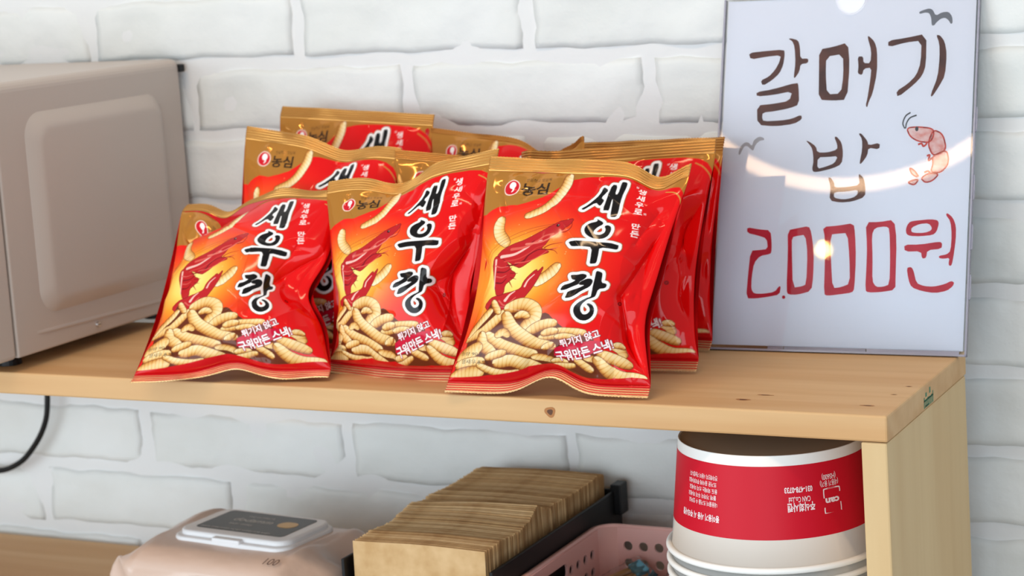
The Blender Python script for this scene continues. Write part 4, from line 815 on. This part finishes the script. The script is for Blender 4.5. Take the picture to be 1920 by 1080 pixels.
V=[];F=[];n=len(rim); cxm,cym=(bx0+bx1)/2,(by0+by1)/2
prof=[(-.0014,-.0005),(-.0014,.0014),(.0008,.0020),(.0050,.0010),(.0056,-.0045),(.0044,-.0048),(.0040,-.0002)]
for k,(x,y,z) in enumerate(rim):
    p,q=rim[k-1],rim[(k+1)%n]; t=Vector((q[0]-p[0],q[1]-p[1],0)).normalized(); nn=Vector((t.y,-t.x,0))
    for a,b in prof: V.append((x+nn.x*a,y+nn.y*a,z+b))
m_=len(prof)
for k in range(n):
    for j in range(m_): F.append((k*m_+j,((k+1)%n)*m_+j,((k+1)%n)*m_+(j+1)%m_,k*m_+(j+1)%m_))
link('rim',mesh('rim',V,F),M['pink'],basket,True)
# ---- wrapped stirrers in the basket
M['wrap']=clear_plastic('crinkled_clear_wrap',(.985,.985,.99),.10)
M['stick']=mat('pale_wood_stick',srgb(214,174,124),.7); M['blue_tip']=mat('blue_cap',srgb(112,186,214),.5)
def crinkle_packet(seed,L=.052,W=.032,T=.012):
    rng=np.random.default_rng(seed); nx,ny=26,18; V=[];F=[]
    for sd in (1,-1):
        for j in range(ny):
            for i in range(nx):
                x=i/(nx-1)*2-1; y=j/(ny-1)*2-1; h=T/2*max(0,(1-x**4))*max(0,(1-y**4))
                V.append((x*L/2,y*W/2,sd*h+.0011*math.sin(x*9+seed)*math.cos(y*11+seed*2)+rng.uniform(-.0005,.0005)))
    N=nx*ny
    for s in range(2):
        for j in range(ny-1):
            for i in range(nx-1):
                q=s*N+j*nx+i; F.append((q,q+1,q+nx+1,q+nx) if s==0 else (q,q+nx,q+nx+1,q+1))
    return mesh('wrapper',V,F)
STK=[('clear-wrapped wooden picks with the largest blue cap in the pink basket',(-.288,.176,-.200),(.35,-.30,.9)),
     ('clear-wrapped wooden picks lying across the middle of the pink basket',(-.254,.172,-.207),(.2,-.35,.7)),
     ('clear-wrapped wooden picks against the tray side of the pink basket',(-.288,.132,-.204),(.3,-.2,1.1)),
     ('clear-wrapped wooden picks nearest the bowls inside the pink basket',(-.236,.150,-.208),(-.2,-.3,.5)),
     ('clear-wrapped wooden picks sunk low at the front of the pink basket',(-.262,.098,-.212),(.15,-.1,.6))]
for i,(lb,loc,rot) in enumerate(STK):
    e_=empty('wrapped_picks',loc,lb,'picks','wrapped picks in the pink basket'); e_.rotation_euler=rot
    link('wrapper',crinkle_packet(i+1),M['wrap'],e_,True,keep=False)
    for k in range(5):
        st=bmesh.new(); bmesh.ops.create_cone(st,cap_ends=True,segments=10,radius1=.0024,radius2=.0020,depth=.040); st.transform(Matrix.Translation(((k%2)*.002,-.009+.0044*k,(k%2)*.0016-.001))@Matrix.Rotation(math.pi/2,4,'Y')@Matrix.Rotation(.06*(k-2),4,'X'))
        link('pick',from_bm('pick',st),M['stick'],e_,True,keep=False)
    link('blue_cap',from_bm('blue_cap',box_bm(.010,.0225,-.008 if i==0 else -.004,.008 if i==0 else .004,-.004,.0048,.0014,2)),M['blue_tip'],e_,keep=False)

# ---- stack of upturned paper bowls
M['bowl']=mat('white_paper_card',srgb(247,246,242),.5,spec=.35); M['bowl_base']=mat('bowl_base_card',srgb(168,148,128),.6)
M['bowl_red']=mat('red_print',srgb(202,6,36),.45,spec=.25); M['bowl_ink']=mat('white_print',srgb(244,222,224),.5)
BX,BY=-.1140,.0765; B_TOP,B_RIM=-.0365,-.1225; R_TOP,R_RIM=.0712,.0795
def bowl_r(z): return R_TOP+(R_RIM-R_TOP)*(B_TOP-z)/(B_TOP-B_RIM)
def lathe(name,prof,n=96):
    V=[];F=[]
    for r,z in prof:
        for k in range(n): a=2*math.pi*k/n; V.append((r*math.cos(a),r*math.sin(a),z))
    for j in range(len(prof)-1):
        for k in range(n): F.append((j*n+k,j*n+(k+1)%n,(j+1)*n+(k+1)%n,(j+1)*n+k))
    return mesh(name,V,F)
h=B_TOP-B_RIM
wallp=[(R_TOP-.0012,h-.0012),(R_TOP-.0004,h-.0001),(R_TOP,h-.0006),(R_RIM,.002)]+[(R_RIM+.0022+.0024*math.cos(a),.0012+.0024*math.sin(a)) for a in np.linspace(2.4,-3.3,14)]+[(R_RIM-.0004,.002),(R_TOP-.0004,h-.003)]
me_wall=lathe('bowl_wall',wallp); me_wall.materials.append(M['bowl']); me_wall.polygons.foreach_set('use_smooth',[True]*len(me_wall.polygons))
me_base=lathe('bowl_base',[(R_TOP-.0008,h-.0008),(R_TOP-.0014,h-.0018),(R_TOP-.0024,h-.0021),(.0001,h-.0021)]); me_base.materials.append(M['bowl_base'])
zt,zb=-.0445-B_RIM,-.0990-B_RIM
def bowl_p(ang,z,lift): r=bowl_r(z+B_RIM)+lift; return (r*math.cos(ang),r*math.sin(ang),z)
V=[];F=[]; n=96
for z in np.linspace(zt,zb,7):
    for k in range(n): V.append(bowl_p(2*math.pi*k/n,z,.00016))
for j in range(6):
    for k in range(n): F.append((j*n+k,(j+1)*n+k,(j+1)*n+(k+1)%n,j*n+(k+1)%n))
me_band=mesh('red_band',V,F); me_band.materials.append(M['bowl_red']); me_band.polygons.foreach_set('use_smooth',[True]*len(me_band.polygons))
NB=13; DZ=(B_RIM-(LZ+.0014))/(NB-1)
def bowl(i):
    e_=empty('paper_bowl',(BX,BY,B_RIM-DZ*i))
    if i==0: tag(e_,'top upturned white paper bowl with red printed band under the shelf end','bowl','stacked paper bowls')
    else: tag(e_,'white paper bowl nested beneath the top one, only its rim showing','bowl','stacked paper bowls')
    w=link('bowl_wall',me_wall,None,e_,keep=False); link('bowl_base',me_base,None,e_,keep=False)
    return e_,w
b0,bw=bowl(0); link('red_band',me_band,None,bw,keep=False)
for i in range(1,NB): bowl(i)
FRONT=math.atan2(CAM_LOC[1]-BY,CAM_LOC[0]-BX)
def bowl_text(name,body,px_off,z_c,size,bold=.0,width=None):
    """print on the band, upside down as the bowl stands; px_off metres along the band from the side facing the viewer"""
    z_c+=.010; V,T=text_tris(body,bold+.012); V=V*size*1.12
    if width: V[:,0]*=width/V[:,0].max()
    w,hh=V.max(0); me=mesh(name,[bowl_p(FRONT+(px_off-(x-w/2))/.075,z_c-B_RIM-(y-hh/2),.00040) for x,y in V],[tuple(t) for t in T]); return link(name,me,M['bowl_ink'],bw,keep=False)
bowl_text('company_name','주식회사캔',.0205,-.0855,.0062,.02,.021); bowl_text('company_name','CAN Co.,Ltd',.0195,-.0795,.0050,.0,.0165)
bowl_text('phone_number','031-478-0733',.0190,-.0725,.0050,.02,.0215)
bowl_text('item_line','(HS600)',.0445,-.0655,.0048,.0,.0125); bowl_text('item_line','(내용기 용기)',.0445,-.0705,.0044,.0,.0165)
bowl_text('logo_word','can',.0460,-.0835,.0060,.03,.0125)
def band_line(name,pts,w):
    P=np.array(pts,float); Q=ribbon(P,w,w); me=shape2d([[(a,b) for a,b in Q]],0)
    for v in me.vertices: v.co=Vector(bowl_p(FRONT+(v.co.x-.008)/.075,v.co.y+.010-B_RIM,.00040))
    return link(name,me,M['bowl_ink'],bw,keep=False)
band_line('logo_frame',[(.0468,-.0815),(.0468,-.0762),(.0482,-.0748),(.0600,-.0748),(.0614,-.0762),(.0614,-.0785)],.0009)
band_line('logo_frame',[(.0468,-.0885),(.0468,-.0915),(.0482,-.0930),(.0600,-.0930),(.0614,-.0915),(.0614,-.0862)],.0009)
for k,t in enumerate(('전자레인지 사용이 가능합니다','뜨거운 음식에 주의하세요','용도 외에는 쓰지 마세요','불에 가까이 두지 마세요','내용물이 뜨거울 수 있어요')):
    bowl_text('care_line',t,-.0590-.001*(k%2),-.0655-.0050*k,.0036,.0,.030)
bowl_text('care_heading','종이용기 사용 시 주의사항',-.0620,-.0960,.0050,.02,.040)
# ================================================================ knots and stamp on the boards
def knots():
    knot((-.1178,.0285,0),.0031,.0013,'z'); knot((-.1065,.046,0),.0035,.0007,'z'); knot((-.0225,.0285,0),.0030,.0008,'z'); knot((-.010,.094,0),.0014,.0006,'z'); knot((-.0135,.066,0),.0013,.0005,'z')
    knot((-.2635,0,-.0098),.0024,.0022,'y')
knots()
for k,(yy,hh) in enumerate(((.098,.0085),(.1015,.0060),(.105,.0062),(.1085,.0070),(.112,.0066),(.1155,.0062),(.119,.0068),(.1225,.0090))):
    x=.00012; z=-SH_T+.0016
    link('stamp_mark',mesh('stamp_mark',[(x,yy,z),(x,yy+.0021,z),(x,yy+.0021,z+hh),(x,yy,z+hh)],[(0,1,2,3)]),M['stamp'],top,keep=False)
for y0,y1,z0,z1 in ((.098,.1246,.0066,.0080),(.1015,.1120,.0022,.0034),(.1025,.1065,.0098,.0130),(.1135,.1170,.0105,.0150)):
    link('stamp_mark',mesh('stamp_mark',[(.00012,y0,-SH_T+z0),(.00012,y1,-SH_T+z0),(.00012,y1,-SH_T+z1),(.00012,y0,-SH_T+z1)],[(0,1,2,3)]),M['stamp'],top,keep=False)
# ================================================================ lamps in the room behind the viewer, mirrored in the acrylic and the foil
def glow(name,col,power):
    m=bpy.data.materials.new(name); m.use_nodes=True; nt=m.node_tree; nt.nodes.remove(nt.nodes['Principled BSDF']); e=nd(m,'ShaderNodeEmission')
    e.inputs[0].default_value=(*col,1); e.inputs[1].default_value=power; lk(m,e.outputs[0],nt.nodes['Material Output'].inputs['Surface']); return m
M['ring_glow']=glow('warm_ring_tube',(1,.66,.42),12); M['bulb_glow']=glow('warm_bulb',(1,.66,.22),60)
rl=empty('ring_lamp',(-.785,-2.2,1.69),'warm glowing ring lamp hanging across the room','lamp')
V=[];F=[];n,m_=96,10
for k in range(n):
    a=2*math.pi*k/n
    for j in range(m_):
        b=2*math.pi*j/m_; r=.440+.015*math.cos(b); V.append((-.785+r*math.cos(a),-2.2+.015*math.sin(b),1.69+r*math.sin(a)))
for k in range(n):
    for j in range(m_): F.append((k*m_+j,k*m_+(j+1)%m_,((k+1)%n)*m_+(j+1)%m_,((k+1)%n)*m_+j))
link('light_tube',mesh('light_tube',V,F),M['ring_glow'],rl,True)
tube('hanging_wire',[(-.785,-2.2,2.14),(-.785,-2.2,2.6)],.003,M['dark'],rl)
pl=empty('pendant_bulb',(-.80,-2.2,1.10),'small warm bulb on a black cord across the room','lamp')
bm=bmesh.new(); bmesh.ops.create_uvsphere(bm,u_segments=20,v_segments=12,radius=.016); bm.transform(Matrix.Translation((-.80,-2.2,1.10))); link('bulb',from_bm('bulb',bm),M['bulb_glow'],pl,True)
tube('lamp_cord',[(-.80,-2.2,1.112),(-.80,-2.2,1.2)],.004,M['dark'],pl)
